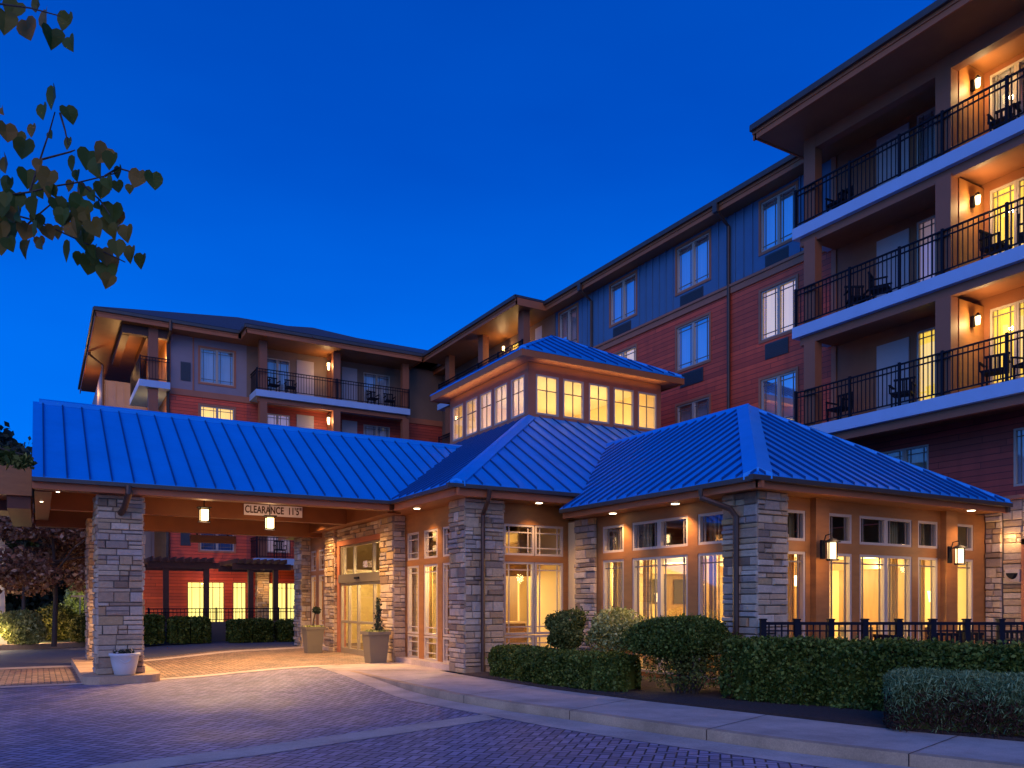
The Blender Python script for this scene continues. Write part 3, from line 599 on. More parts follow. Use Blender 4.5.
def rrect(x0, x1, y0, y1, r):
    p = []
    for cx, cy, a0 in ((x1-r, y1-r, 0), (x0+r, y1-r, 90), (x0+r, y0+r, 180), (x1-r, y0+r, 270)):
        p += [(cx+r*math.cos(R(a0+q*15)), cy+r*math.sin(R(a0+q*15))) for q in range(7)]
    return p
isl.prism(rrect(.78, 2.26, 18.30, 25.2, .4), -.2, .03); o = obj('pillar_island', isl, 'kerbmat'); o['kind'] = 'structure'
obj('downspout', MB().tube([(1.62, 18.36, 3.95), (1.62, 18.34, 3.80), (1.56, 18.6, 3.52), (1.5, 18.80, 3.42)], .065, 10), 'bronze', PC)
for x, y in ((2.7, 24.2), (6.9, 24.3), (2.6, 20.0), (6.4, 20.2)): downlight(PC, x, y, 4.16, 560, ang=140)
downlight(PC, .35, 18.74, 3.795, 8, r=.03); downlight(PC, -.05+.12, 20.6, 3.78, 8, r=.03)
# side canopy to the left, timber
SC = thing('timber_canopy', 'flat timber side canopy reaching left from the gable end of the drive through roof', 'canopy', (-3, 22, 0))
obj('canopy_roof', MB().box(-8, -.12, 21.2, 26.5, 3.95, 4.75), 'wood', SC); obj('canopy_beam', MB().box(-8, -.61, 22.3, 22.5, 3.7, 3.948), 'wood_dark', SC); obj('canopy_beam', MB().box(-.6, -.14, 21.3, 26.4, 3.66, 3.948), 'wood_dark', SC)
obj('canopy_post', MB().box(-7.6, -7.2, 21.4, 21.8, 0, 3.95), 'wood', SC)
light('canopy_lamp', 'POINT', (-2.4, 23.5, 3.4), 30, SC)

# ------------------------------------------------------------------ dining pavilion
DN = thing('dining_pavilion', 'glazed dining pavilion with blue hipped metal roof beside the fenced terrace', 'pavilion', (10.4, 9.6, 0))
S2 = 3.43; ZD = 3.62; KD = .62
pillar(DN, 10.40, 11.18, 9.56, 10.36, 0, S2, 31)
pillar(DN, 10.62, 11.1, 14.42, 15.2, 0, S2, 33, 'X'); 
wl = WP('X', 10.7); wr = WP('Y', 9.86)
LC = [(13.50, 14.24, 1), (11.55, 13.22, 2), (10.45, 11.28, 1)]
w = MB(); wall(w, wl, 10.3, 14.45, 0, S2, [(a, b_, .12, 2.46) for a, b_, n in LC]+[(a, b_, 2.62, 3.2) for a, b_, n in LC], .16); obj('timber_wall', w, 'wood', DN)
for a, b_, n in LC: window(DN, wl, a, b_, 2.62, 3.2, 'v', n); window(DN, wl, a, b_, .80, 2.46, 'p', n); window(DN, wl, a, b_, .12, .78, 'p', n)
RC = [(11.3, 12.02, 1), (12.22, 13.28, 1), (13.50, 15.16, 2), (15.34, 16.1, 1), (16.42, 17.30, 1)]
RC = [(11.25, 11.98, 1), (12.60, 13.28, 1), (13.50, 15.14, 2), (15.34, 16.02, 1), (16.60, 17.30, 1)]
w = MB(); wall(w, wr, 11.1, 17.75, 0, S2, [(a, b_, .12, 2.46) for a, b_, n in RC]+[(a, b_, 2.65, 3.2) for a, b_, n in RC], .16); obj('timber_wall', w, 'wood', DN)
for a, b_, n in RC: window(DN, wr, a, b_, 2.65, 3.2, 'v', n); window(DN, wr, a, b_, .12, 2.46, 'p', n)
obj('timber_post', MB().box(12.10, 12.46, 9.73, 9.858, 0, S2), 'wood', DN)
obj('timber_post', MB().box(16.10, 16.50, 9.73, 9.858, 0, S2), 'wood', DN)
obj('soffit', MB().prism([(10.14, 9.30), (17.36, 9.30), (17.36, 17.9), (10.9, 17.9), (10.9, 14.86), (10.14, 14.86)], S2, S2+.03), 'soffit', DN)
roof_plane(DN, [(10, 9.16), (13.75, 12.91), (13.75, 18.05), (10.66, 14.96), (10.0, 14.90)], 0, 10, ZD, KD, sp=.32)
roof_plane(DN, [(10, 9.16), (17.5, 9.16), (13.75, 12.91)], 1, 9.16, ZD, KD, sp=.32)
roof_plane(DN, [(17.5, 9.16), (17.5, 18.05), (13.75, 18.05), (13.75, 12.91)], 0, 17.5, ZD, KD, -1, ribs=False)
cap(DN, (10, 9.16, ZD), (13.75, 12.91, ZD+KD*3.75), .23); cap(DN, (17.5, 9.16, ZD), (13.75, 12.91, ZD+KD*3.75), .08)
cap(DN, (13.75, 12.8, ZD+KD*3.75+.02), (13.75, 18.0, ZD+KD*3.75+.02), .10, name='ridge_cap')
gutter_run(DN, (10, 9.16), (10, 14.9), ZD, (-1, 0), 3.41); gutter_run(DN, (9.87, 9.16), (17.5, 9.16), ZD, (0, -1), 3.411, inset=.222)
obj('gutter_return', MB().box(17.40, 17.5, 9.2, 9.9, 3.42, 3.6), 'gutter', DN)
obj('downspout', MB().tube([(9.95, 10.42, 3.52), (9.96, 10.41, 3.36), (10.28, 10.05, 3.16), (10.34, 9.97, 3.02), (10.34, 9.97, .05)], .052, 8), 'bronze', DN)
for x, y in ((10.45, 13.55), (10.45, 11.62)): downlight(DN, x, y, S2, 120)
downlight(DN, 16.42, 9.40, S2, 50)
# interior
obj('dining_floor', MB().box(10.87, 17.7, 10.02, 17.8, -.02, .06), 'carpet', DN)
obj('dining_wall', MB().box(17.5, 17.6, 10.02, 17.8, 0, S2).box(10.9, 17.5, 17.6, 17.7, 0, S2).box(10.87, 10.93, 15.2, 17.6, 0, S2), 'cream', DN)
obj('wood_panelling', MB().box(17.40, 17.49, 11.2, 13.3, .06, 2.5).box(17.40, 17.49, 14.4, 16.4, .06, 2.5).box(12.6, 14.3, 17.5, 17.59, .06, 2.5).box(15.4, 16.9, 17.5, 17.59, .06, 2.5), 'panelwood', DN)
for xa, ya in ((13.2, 13.6), (15.4, 13.2)): obj('interior_column', MB().box(xa, xa+.4, ya, ya+.4, .06, 2.53), 'panelwood', DN)
obj('wall_shelves', MB().box(11.0, 12.3, 17.3, 17.55, .06, .9).box(11.0, 12.3, 17.4, 17.55, 1.3, 1.34).box(11.0, 12.3, 17.4, 17.55, 1.7, 1.74).box(11.0, 12.3, 17.4, 17.55, 2.1, 2.14), 'panelwood', DN)
for xa, ya in ((12.45, 17.4), (15.0, 17.4), (17.3, 13.8), (17.3, 16.8), (17.3, 10.8)):
    wl_ = obj('wall_sconce', MB().lathe(xa, ya, [(.05, 1.55), (.09, 1.8)], 10), 'shade', DN)
obj('ceiling_valance', MB().box(11.0, 17.4, 16.4, 16.5, 2.3, 2.54).box(16.3, 16.4, 10.2, 16.39, 2.3, 2.54), 'panelwood', DN)
obj('half_wall', MB().box(12.8, 15.6, 14.3, 14.42, .06, 1.05), 'panelwood', DN)
obj('half_wall_top', MB().box(12.75, 15.65, 14.25, 14.47, 1.05, 1.10), 'cream', DN)
obj('dining_ceiling', MB().box(10.88, 17.5, 10.03, 17.6, 2.54, 2.58), 'ceil', DN)
obj('buffet_counter', MB().box(14.0, 16.8, 16.7, 17.3, .06, .98), 'panelwood', DN)
pc_ = MB()
for x, y in ((15.1, 17.56), (13.4, 17.47), (16.0, 17.47)): pc_.box(x-.35, x+.35, y-.02, y, 1.5, 2.2)
obj('wall_picture', pc_, 'fabric', DN)
for x in (12.2, 14.2, 16.2):
    for y in (11.4, 13.4, 15.6): light('dining_lamp', 'POINT', (x, y, 2.25), 125, DN, (1, .70, .27), .14)
cur = MB()
def fold(wp_, a, b_, z0, z1, d):
    u = a
    while u < b_: wp_.box(cur, u, u+.035, d+.03*math.sin(u*65), d+.02+.03*math.sin(u*65), z0, z1); u += .035
for a, b_ in ((13.95, 14.25), (12.95, 13.2), (11.55, 11.8), (11.05, 11.28)): fold(wl, a, b_, .1, 3.3, .30)
for a, b_ in ((11.8, 11.98), (12.6, 12.85), (13.5, 13.7), (14.9, 15.14), (15.86, 16.02), (16.6, 16.8)): fold(wr, a, b_, .1, 3.3, .30)
obj('drapes', cur, 'curtain_cream', DN)

# ------------------------------------------------------------------ guest wing (right)
GW = thing('guest_wing', 'five storey red and blue sided guest wing with long balconies towering over the dining pavilion', 'hotel building', (19, 14, 0))
X3 = 18.94; X2 = 17.5; FL = [3.45, 6.18, 8.92, 11.58]
wf = WP('X', X3)
stories = [(6.80, 8.28), (9.48, 10.96), (12.15, 13.66)]
GC = [(15.92, 17.24), (19.42, 20.97), (23.18, 24.69), (26.9, 28.2)]
# facade
ops = [(a, b_, z0, z1) for a, b_ in GC for z0, z1 in stories]
redops = [o for o in ops if o[2] < 11]; blueops = [o for o in ops if o[2] > 11]
w = MB(); wall(w, wf, 14.62, 28.5, 3.45, 11.32, redops, .2); obj('lap_siding_wall', w, 'redside', GW)
w = MB(); wall(w, wf, 14.62, 28.5, 11.60, 14.0, blueops, .2); obj('board_siding_wall', w, 'blueside', GW)
bt = MB(); u = 14.7
while u < 28.4:
    if not any(a-.12 < u < b_+.12 for a, b_ in GC): bt.box(X3-.035, X3, u-.025, u+.025, 11.62, 13.96)
    else:
        bt.box(X3-.035, X3, u-.025, u+.025, 11.62, 11.95) if False else None
        bt.box(X3-.035, X3, u-.025, u+.025, 13.80, 13.96)
    u += .36
obj('battens', bt, 'blueside', GW)
t_ = MB(); t_.box(X3-.05, X3+.02, 14.62, 28.5, 11.32, 11.60); t_.box(X3-.09, X3-.05, 14.62, 28.5, 11.52, 11.60)
for a, b_ in GC:
    for z0, z1 in stories: casing(t_, wf, a, b_, z0, z1, .08)
t_.box(X3-.04, X3, 14.55, 14.70, 3.45, 14)
obj('trim_boards', t_, 'trim', GW)
CU = {(0, 0): 'curtain_pale', (0, 1): 'curtain_lit', (0, 2): 'curtain_pale', (1, 0): 'curtain_pale', (1, 1): 'curtain_pale', (1, 2): 'curtain_pale', (2, 0): 'curtain_lit', (2, 1): 'curtain_lit', (2, 2): 'curtain_pale', (3, 1): 'curtain_dark', (3, 2): 'curtain_pale', (3, 0): 'curtain_dark'}
for i, (a, b_) in enumerate(GC):
    for j, (z0, z1) in enumerate(stories):
        wo_ = window(GW, wf, a, b_, z0, z1, 'pb', 2, cur=CU[(i, j)], gl='glass_guest', fw=.045, label='pair of casements with a lit curtain' if CU[(i, j)] == 'curtain_lit' else None)
        ag = MB(); y0, y1 = a+.28, b_-.18; zz = z0-.62
        ag.box(X3-.03, X3+.03, y0, y1, zz, zz+.46)
        for q in range(8): ag.box(X3-.045, X3-.03, y0+.03, y1-.03, zz+.04+q*.05, zz+.06+q*.05)
        obj('vent_grille', ag, 'ac', GW)
# wall behind balconies, body, ground floor stone
DB = [(12.35, 13.25, 0), (11.75, 12.2, 1), (9.95, 10.4, 2), (9.3, 9.85, 2), (7.6, 8.6, 0)]
bal_ops = []
for fz in FL[1:]: bal_ops += [(11.70, 12.22, fz+.05, fz+2.12), (9.25, 10.42, fz+.35, fz+2.12), (5.6, 8.6, fz+.05, fz+2.12)]
w2ops = [(11.9, 13.2, 4.15, 5.45), (8.6, 9.9, 4.15, 5.45)]
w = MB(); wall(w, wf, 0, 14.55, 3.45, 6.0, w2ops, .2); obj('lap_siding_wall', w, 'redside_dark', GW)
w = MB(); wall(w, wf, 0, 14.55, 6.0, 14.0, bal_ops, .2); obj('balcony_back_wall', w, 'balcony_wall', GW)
for a, b_, z0, z1 in w2ops: window(GW, wf, a, b_, z0, z1, 'p', 2, cur='curtain_cream' if a > 10 else 'curtain_pale', gl='glass_guest')
# ground floor stone wall next to the dining pavilion
sops = [(8.0, 8.98, .1, 2.75)]
w = MB(); wall(w, WP('X', 17.80), 0, 9.86, 0, 3.72, sops, .3); c_ = obj('stone_wall', w, 'mortar', GW)
s_ = MB(); [stones(s_, WP('X', 17.80), a_, b_, c_1, 3.72, random.Random(41+int(a_)), lmin=.2, lmax=.8) for a_, b_, c_1 in ((9.11, 9.5, 0), (7.89, 9.11, 2.88), (3, 7.89, 0))]; stones(s_, WP('X', 17.74), 9.5, 9.84, 0, 3.45, random.Random(42), lmin=.2, lmax=.4)
obj('stones', s_, 'stone', c_)
obj('door_surround', MB().box(17.72, 17.9, 8.98, 9.10, .1, 2.87).box(17.72, 17.9, 7.9, 9.10, 2.75, 2.87), 'trim', GW)
dd = obj('door', MB().box(17.9, 17.95, 8.0, 8.98, .1, 2.75), 'door_paint', GW)
obj('roof_ledge', MB().box(17.7, 18.94, 0, 9.86, 3.72, 3.80), 'trim', GW)
# small half-round wall light on the stone
sc_ = obj('wall_light_backplate', MB().box(17.70, 17.78, 9.13, 9.42, 1.98, 2.24), 'concrete', GW)
hl = MB(); n = len(hl.v)
pts = [(9.27+.11*math.cos(R(a_)), 2.16+.13*math.sin(R(a_))) for a_ in range(180, 361, 20)]
hl.v = [(17.70, y, z) for y, z in pts]+[(17.62, 9.27+(y-9.27)*.8, 2.16+(z-2.16)*.8) for y, z in pts]
k_ = len(pts); hl.f = [(i, i+1, k_+i+1, k_+i) for i in range(k_-1)]+[tuple(range(k_, 2*k_)), (0, k_, 2*k_-1, k_-1)]
obj('half_round_shade', hl, 'blackmetal', sc_)
light('stone_wall_lamp', 'POINT', (17.62, 9.3, 2.9), 9, GW, size=.04)
# building body & roof
obj('building_core', MB().box(X3+.25, 33, 0, 41, 0, 14.0), 'brownside', GW)
ZR = 14.2
def eave(parent, poly, zt=ZR, kslope=.42, ap=None):
    pass
rf = MB()
A0 = [(16.3, 15.17), (18.33, 15.17), (18.33, 28.45), (16.9, 28.45), (16.9, 37.8), (18.33, 37.8), (18.33, 41.2)]
rf.prism([(16.3, -1), (16.3, 15.17), (18.33, 15.17), (18.33, 28.45), (16.9, 28.45), (16.9, 37.8), (18.33, 37.8), (18.33, 41.2), (34, 41.2), (34, -1)], 14.12, ZR)
rf.poly([(16.3, -1, ZR+.01), (16.3, 15.17, ZR+.01), (25.1, 6.4, ZR+3.7), (25.1, -1, ZR+3.7)]); rf.poly([(16.3, 15.17, ZR+.01), (33, 15.17, ZR+.01), (25.1, 6.4, ZR+3.7)])
rf.thick([(18.33, 15.17, ZR+.01), (18.33, 41.2, ZR+.01), (25.1, 41.2, ZR+2.9), (25.1, 15.17, ZR+2.9)], .05)
rf.poly([(16.9, 28.45, ZR+.01), (16.9, 37.8, ZR+.01), (20, 34.7, ZR+1.3), (20, 31.55, ZR+1.3)]); rf.poly([(16.9, 28.45, ZR+.01), (23, 28.45, ZR+.01), (20, 31.55, ZR+1.3)])
obj('shingle_roof', rf, 'shingle', GW)
fa = MB(); fg = MB(); so_ = MB(); zf0, zf1 = 13.80, 14.12
def fas(a, b_):
    (x0, y0), (x1, y1) = a, b_
    if x0 == x1: fa.box(x0+.06, x0+.11, min(y0, y1), max(y0, y1), zf0, zf1-.02); fa.box(x0+.03, x0+.06, min(y0, y1), max(y0, y1), zf0+.14, zf1-.02); fg.box(x0-.06, x0+.05, min(y0, y1), max(y0, y1), 14.02, 14.17)
    else: fa.box(min(x0, x1)+.06, max(x0, x1)+.11, y0-.11, y0-.06, zf0, zf1-.022); fg.box(min(x0, x1)-.03, max(x0, x1), y0-.05, y0+.04, 14.03, 14.17)
fas((16.3, -1), (16.3, 15.17)); fas((16.3, 15.17), (18.33, 15.17)); fas((18.33, 15.17), (18.33, 28.45)); fas((16.9, 28.45), (16.9, 37.8)); fas((16.9, 28.56), (18.33, 28.56)); fas((18.33, 37.8), (18.33, 41.2))
obj('eave_gutter', fg, 'gutter', GW); obj('eave_fascia', fa, 'fascia', GW)
so_.box(16.42, X3, -1, 15.06, 13.82, 13.86); so_.box(18.45, X3, 15.06, 28.5, 13.82, 13.86); so_.box(17.02, X3, 28.5, 37.7, 13.82, 13.86); so_.box(18.45, X3, 37.7, 41, 13.82, 13.86)
obj('eave_soffit', so_, 'soffit', GW)
# balconies
def railing(parent, wp_, u0, u1, zb, posts, h=1.0, sp=.115, name='railing'):
    r = MB(); wp_.box(r, u0, u1, -.022, .022, zb+h-.035, zb+h); wp_.box(r, u0, u1, -.015, .015, zb+h-.17, zb+h-.14); wp_.box(r, u0, u1, -.015, .015, zb+.07, zb+.10)
    u = u0+sp
    while u < u1: wp_.box(r, u-.009, u+.009, -.009, .009, zb+.10, zb+h-.035); u += sp
    for p in posts: wp_.box(r, p-.028, p+.028, -.028, .028, zb, zb+h+.03)
    return obj(name, r, 'blackmetal', parent)
slx = X2
for fz in FL[1:]:
    obj('balcony_slab', MB().box(slx, X3-.003, 0, 14.85, fz-.29, fz), 'slab', GW)
    obj('edge_beam', MB().box(slx+.14, slx+.30, 0, 14.70, fz-.50, fz-.292), 'column', GW)
    railing(GW, WP('X', slx+.05), 0, 14.80, fz, [14.77, 13.1, 11.9-.15, 10.7, 9.3, 8, 6.7])
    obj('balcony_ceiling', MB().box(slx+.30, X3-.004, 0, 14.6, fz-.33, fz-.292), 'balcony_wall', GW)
    top = fz+2.23 if fz < 11 else 13.82
    for y in (14.18, 10.53, 6.9):
        obj('balcony_column', MB().box(slx+.09, slx+.36, y, y+.36, fz, top-(.0)), 'column', GW)
    obj('divider_wall', MB().box(slx+.45, X3-.002, 10.55, 10.69, fz, top), 'wood', GW)
    # glazed doors and windows
    lit = {6.18: 'curtain_lit', 8.92: 'curtain_rose', 11.58: 'curtain_pale'}[fz]
    window(GW, wf, 11.70, 12.22, fz+.05, fz+2.12, 'p', 1, cur=lit, gl='glass_guest')
    window(GW, wf, 9.25, 10.42, fz+.35, fz+2.12, 'p', 2, cur='curtain_lit' if fz < 11 else 'curtain_pale', gl='glass_guest')
    window(GW, wf, 5.6, 8.6, fz+.05, fz+2.12, 'p', 3, cur='curtain_lit', gl='glass_guest')
    obj('panel_door', MB().box(X3-.04, X3, 12.4, 13.3, fz+.02, fz+2.05), 'door_paint', GW)
    # sconce on the divider wall
    sx, sy, sz = 18.42, 10.50, fz+1.78
    sn = obj('sconce', MB().box(sx-.04, sx+.04, sy-.02, sy+.05, sz-.12, sz+.12).lathe(sx, sy-.10, [(.075, sz+.10), (.02, sz+.17)], 10).box(sx-.01, sx+.01, sy-.1, sy, sz+.1, sz+.12), 'blackmetal', GW)
    obj('sconce_glass', MB().lathe(sx, sy-.10, [(.045, sz-.10), (.06, sz+.08)], 10), 'shade', sn)
    light('sconce_lamp', 'POINT', (sx-.02, sy-.22, sz-.02), 34, GW, (1, .66, .28), .05)
    if fz < 11: light('sconce_lamp', 'POINT', (18.3, 6.6, sz), 14, GW, (1, .60, .25), .05)
obj('column_top_beam', MB().box(slx+.1, slx+.34, 0, 14.55, 13.50, 13.82), 'column', GW)
obj('edge_column', MB().box(slx+.09, slx+.36, 14.18, 14.54, 3.6, 5.68), 'column', GW) if False else None
# far balcony block
obj('far_block_wall', MB().box(X3-.02, X3+.2, 28.52, 41, 3.45, 13.9), 'brownside', GW)
for fz in FL[1:]:
    obj('balcony_slab', MB().box(slx, X3-.03, 28.9, 37.2, fz-.29, fz), 'slab', GW)
    railing(GW, WP('X', slx+.05), 28.9, 37.15, fz, [28.95, 31, 32.9, 35, 37.1])
for y in (28.9, 32.5, 36.0): obj('balcony_column', MB().box(slx+.09, slx+.4, y, y+.45, 6.2, 13.82), 'column', GW)
window(GW, WP('X', X3-.03), 29.6, 30.05, 13.0, 13.55, 'x', 1, cur='curtain_pale', gl='glass_guest', curd=.008)
window(GW, WP('X', X3-.03), 31.0, 32.0, 11.7, 13.4, 'p', 1, cur='curtain_lit', gl='glass_guest', curd=.008)
window(GW, WP('X', X3-.03), 34.4, 35.6, 11.7, 13.3, 'p', 2, cur='curtain_pale', gl='glass_guest', curd=.008)
light('sconce_lamp', 'POINT', (18.5, 32.3, 13.2), 22, GW, (1, .60, .25), .05); light('sconce_lamp', 'POINT', (18.3, 30.6, 13.3), 8, GW, (1, .50, .2), .05)
obj('sconce', MB().lathe(18.6, 32.35, [(.06, 13.2), (.06, 13.4)], 8), 'shade', GW)
for y, x in ((18.5, X3), (25.85, X3)):
    obj('downspout', MB().tube([(18.40, y, 14.0), (18.42, y, 13.75), (X3-.07, y, 13.45), (X3-.07, y, 3.6)], .055, 8), 'bronze', GW)
    obj('rain_head', MB().box(18.25, 18.36, y-.09, y+.09, 13.76, 14.05), 'gutter', GW)

# ------------------------------------------------------------------ left wing
LWG = thing('far_wing', 'five storey guest wing behind the canopy with grey and red siding and corner balcony', 'hotel building', (9, 40, 0))
YB = 39.6; wb = WP('Y', YB)
flo = [3.60, 6.05, 8.75, 11.44]
cols4 = [(6.5, 8.02)]
st4 = [(3.95, 5.49), (6.42, 8.02), (9.10, 10.70), (11.78, 13.38)]
balw = [(9.46, 10.67), (14.45, 15.9)]
ops = [(6.5, 8.02, a, b_) for a, b_ in st4]
bops = [(u0, u1, fz+.35, fz+1.95) for fz in flo for u0, u1 in balw]
w = MB(); wall(w, wb, 5.14, 8.6, 3.3, 11.06, [o for o in ops if o[2] < 11], .2); obj('lap_siding_wall', w, 'redside', LWG)
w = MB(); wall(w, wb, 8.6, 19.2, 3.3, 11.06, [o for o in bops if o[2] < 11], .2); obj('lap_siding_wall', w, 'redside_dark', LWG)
w = MB(); wall(w, wb, 5.14, 8.6, 11.34, 14.0, [o for o in ops if o[2] > 11], .2); obj('board_siding_wall', w, 'greyside', LWG)
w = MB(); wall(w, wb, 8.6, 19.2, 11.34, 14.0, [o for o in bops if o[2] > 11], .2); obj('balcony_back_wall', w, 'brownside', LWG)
t_ = MB(); t_.box(5.14, 19.0, YB-.05, YB, 11.06, 11.34)
for o_ in ops: casing(t_, wb, *o_, .09)
for u in (5.2, 6.2): t_.box(u-.03, u+.03, YB-.04, YB, 11.36, 13.8)
obj('trim_boards', t_, 'trim', LWG)
for i, o_ in enumerate(ops): window(LWG, wb, *o_, 'pb', 2, cur=['curtain_dark', 'curtain_pale', 'curtain_lit', 'curtain_pale'][i], gl='glass_guest')
for i, o_ in enumerate(bops): window(LWG, wb, *o_, 'p', 2, cur=['curtain_rose', 'curtain_pale', 'curtain_pale', 'curtain_dark', 'curtain_rose', 'curtain_pale', 'curtain_pale', 'curtain_pale'][i], gl='glass_guest')
for z in (4.15, 11.75):
    ag = MB(); ag.box(5.65, 6.08, YB-.04, YB, z, z+.85)
    for q in range(12): ag.box(5.68, 6.05, YB-.055, YB-.04, z+.05+q*.065, z+.08+q*.065)
    obj('louvre', ag, 'ac', LWG)
for fz in flo:
    obj('balcony_slab', MB().box(8.72, 16.45, 38.2, YB-.055, fz-.3, fz), 'slab', LWG)
    obj('edge_beam', MB().box(8.85, 16.3, 38.38, 38.55, fz-.52, fz-.302), 'column', LWG)
    railing(LWG, WP('Y', 38.25), 8.76, 16.42, fz, [8.78, 12.6, 16.4], sp=.13); railing(LWG, WP('X', 8.78), 38.3, YB-.05, fz, [38.3], sp=.13)
    top = fz+2.2 if fz < 11 else 13.8
    for x in (8.92, 12.46, 16.10): obj('balcony_column', MB().box(x, x+.35, 38.36, 38.66, fz, top), 'column', LWG)
    [obj('panel_door', MB().box(a_, b2, YB-.03, YB, fz+.02, fz+2.05), 'door_paint', LWG) for a_, b2 in ((11.0, 11.85), (13.3, 14.1))]
    obj('divider_wall', MB().box(12.5, 12.62, 38.7, YB-.06, fz, top), 'column', LWG)
    sn = obj('sconce', MB().lathe(12.36, 38.8, [(.09, fz+1.95), (.03, fz+2.02)], 8), 'blackmetal', LWG)
    obj('sconce_glass', MB().lathe(12.36, 38.8, [(.05, fz+1.55), (.08, fz+1.9)], 10), 'shade', sn); light('sconce_lamp', 'POINT', (12.25, 38.75, fz+1.75), 26, LWG, (1, .60, .25), .06)
obj('building_core', MB().box(8.5, 19, YB+.25, 53.2, 0, 14.0).box(5.4, 8.5, YB+.25, 53.2, 0, 13.8), 'brownside', LWG)
# set-back corner with open corner balcony
wsb = MB(); wsb.box(2.85, 5.14, 44.8, 45.0, 0, 12.6); wsb.box(2.75, 2.85, 44.8, 53.2, 0, 13.2); obj('set_back_wall', wsb, 'greyside', LWG)
bt = MB(); u = 2.95
while u < 5.1: bt.box(u-.03, u+.03, 44.77, 44.8, .1, 12.6); u += .4
obj('battens', bt, 'greyside', LWG)
obj('corner_side_wall', MB().box(5.14, 5.34, YB+.2, 45, 0, 13.8).box(4.75, 5.14, 44.6, 44.8, 11, 13.8), 'wood', LWG)
for fz in flo[1:]:
    obj('balcony_slab', MB().box(3.85, 5.135, 39.0, 43.2, fz-.32, fz-.02), 'slab', LWG)
    railing(LWG, WP('Y', 39.05), 3.88, 5.12, fz-.02, [3.9], sp=.13, h=1.05); railing(LWG, WP('X', 3.9), 39.05, 43.1, fz-.02, [43.1], sp=.13, h=1.05)
    obj('balcony_column', MB().box(4.25, 4.65, 39.15, 39.5, fz, fz+2.4), 'column', LWG)
obj('corner_beam', MB().box(3.2, 5.2, 39.2, 39.5, 13.42, 13.8).box(3.2, 3.5, 39.5, 45, 13.4, 13.8).box(4.2, 4.5, 39.5, 44.5, 13.4, 13.8), 'wood_dark', LWG)
light('corner_lamp', 'POINT', (4.7, 40.4, 12.9), 60, LWG, (1, .52, .18), .1); light('corner_lamp', 'POINT', (3.4, 42.5, 12.4), 90, LWG, (1, .50, .16), .1); light('corner_lamp', 'POINT', (4.6, 40.5, 10.2), 22, LWG, (1, .52, .18), .1)
light('corner_lamp', 'POINT', (2.4, 48, 12.6), 50, LWG, (1, .50, .16), .1)
obj('sconce_glass', MB().box(4.75, 5.0, 43.9, 44.0, 11.7, 12.5), 'shade', LWG)
rf = MB()
def hip(x0, x1, y0, y1, k, z=ZR):
    h = min(x1-x0, y1-y0)/2; zt_ = z+k*h
    if x1-x0 > y1-y0: a, b_ = (x0+h, (y0+y1)/2, zt_), (x1-h, (y0+y1)/2, zt_); rf.poly([(x0, y0, z), (x1, y0, z), b_, a]); rf.poly([(x1, y1, z), (x0, y1, z), a, b_]); rf.poly([(x0, y1, z), (x0, y0, z), a]); rf.poly([(x1, y0, z), (x1, y1, z), b_])
    else: a, b_ = ((x0+x1)/2, y0+h, zt_), ((x0+x1)/2, y1-h, zt_); rf.poly([(x0, y0, z), (x1, y0, z), a]); rf.poly([(x1, y1, z), (x0, y1, z), b_]); rf.poly([(x0, y1, z), (x0, y0, z), a, b_]); rf.poly([(x1, y0, z), (x1, y1, z), b_, a])
hip(2.06, 30, 38.7, 53.7, .42); hip(8.1, 16.95, 37.6, 49, .42, ZR+.005)
rf.prism([(2.06, 38.7), (8.1, 38.7), (8.1, 37.6), (16.95, 37.6), (16.95, 39.9), (30, 39.9), (30, 53.7), (2.06, 53.7)], 14.1, ZR-.01)
obj('shingle_roof', rf, 'shingle', LWG)
fa = MB(); fg = MB()
for a, b_, y in ((2.06, 8.1, 38.7), (8.1, 16.95, 37.6), (16.95, 18.3, 39.9)):
    fa.box(a+.06, b_-.06, y+.05, y+.1, 13.80, 14.1); fa.box(a+.06, b_-.06, y+.03, y+.05, 13.95, 14.1); fg.box(a, b_, y-.05, y+.03, 14.03, 14.16)
for x, y0, y1 in ((2.06, 38.7, 53.7), (8.1, 37.6, 38.7)): fa.box(x+.06, x+.1, y0+.05, y1, 13.801, 14.1); fg.box(x-.04, x+.05, y0, y1, 14.031, 14.16)
fa.box(16.85, 16.89, 37.65, 39.9, 13.801, 14.1); fg.box(16.89, 16.97, 37.6, 39.9, 14.031, 14.16)
obj('eave_fascia', fa, 'fascia', LWG); obj('eave_gutter', fg, 'gutter', LWG)
obj('eave_soffit', MB().box(2.17, 16.8, 38.8, 53, 13.81, 13.84).box(8.2, 16.8, 37.7, 38.8, 13.812, 13.842).box(16.9, 18.9, 40.0, 41, 13.81, 13.84), 'soffit', LWG)
obj('link_wall', MB().box(17, 19.3, 41.0, 41.3, 0, 13.85), 'brownside', LWG)
window(LWG, WP('Y', 40.97), 18.35, 18.75, 10.6, 11.8, 'x', 1, cur='curtain_lit', gl='glass_guest', curd=.008)
obj('downspout', MB().tube([(5.1, 38.66, 14.1), (5.1, 38.66, 13.7), (5.1, YB-.1, 13.3), (5.1, YB-.1, 3.4)], .07, 8), 'bronze', LWG)
obj('downspout', MB().tube([(2.1, 44.5, 14.05), (2.2, 44.6, 13.7), (2.78, 44.7, 13.3), (2.78, 44.7, 3.4)], .06, 8), 'bronze', LWG)
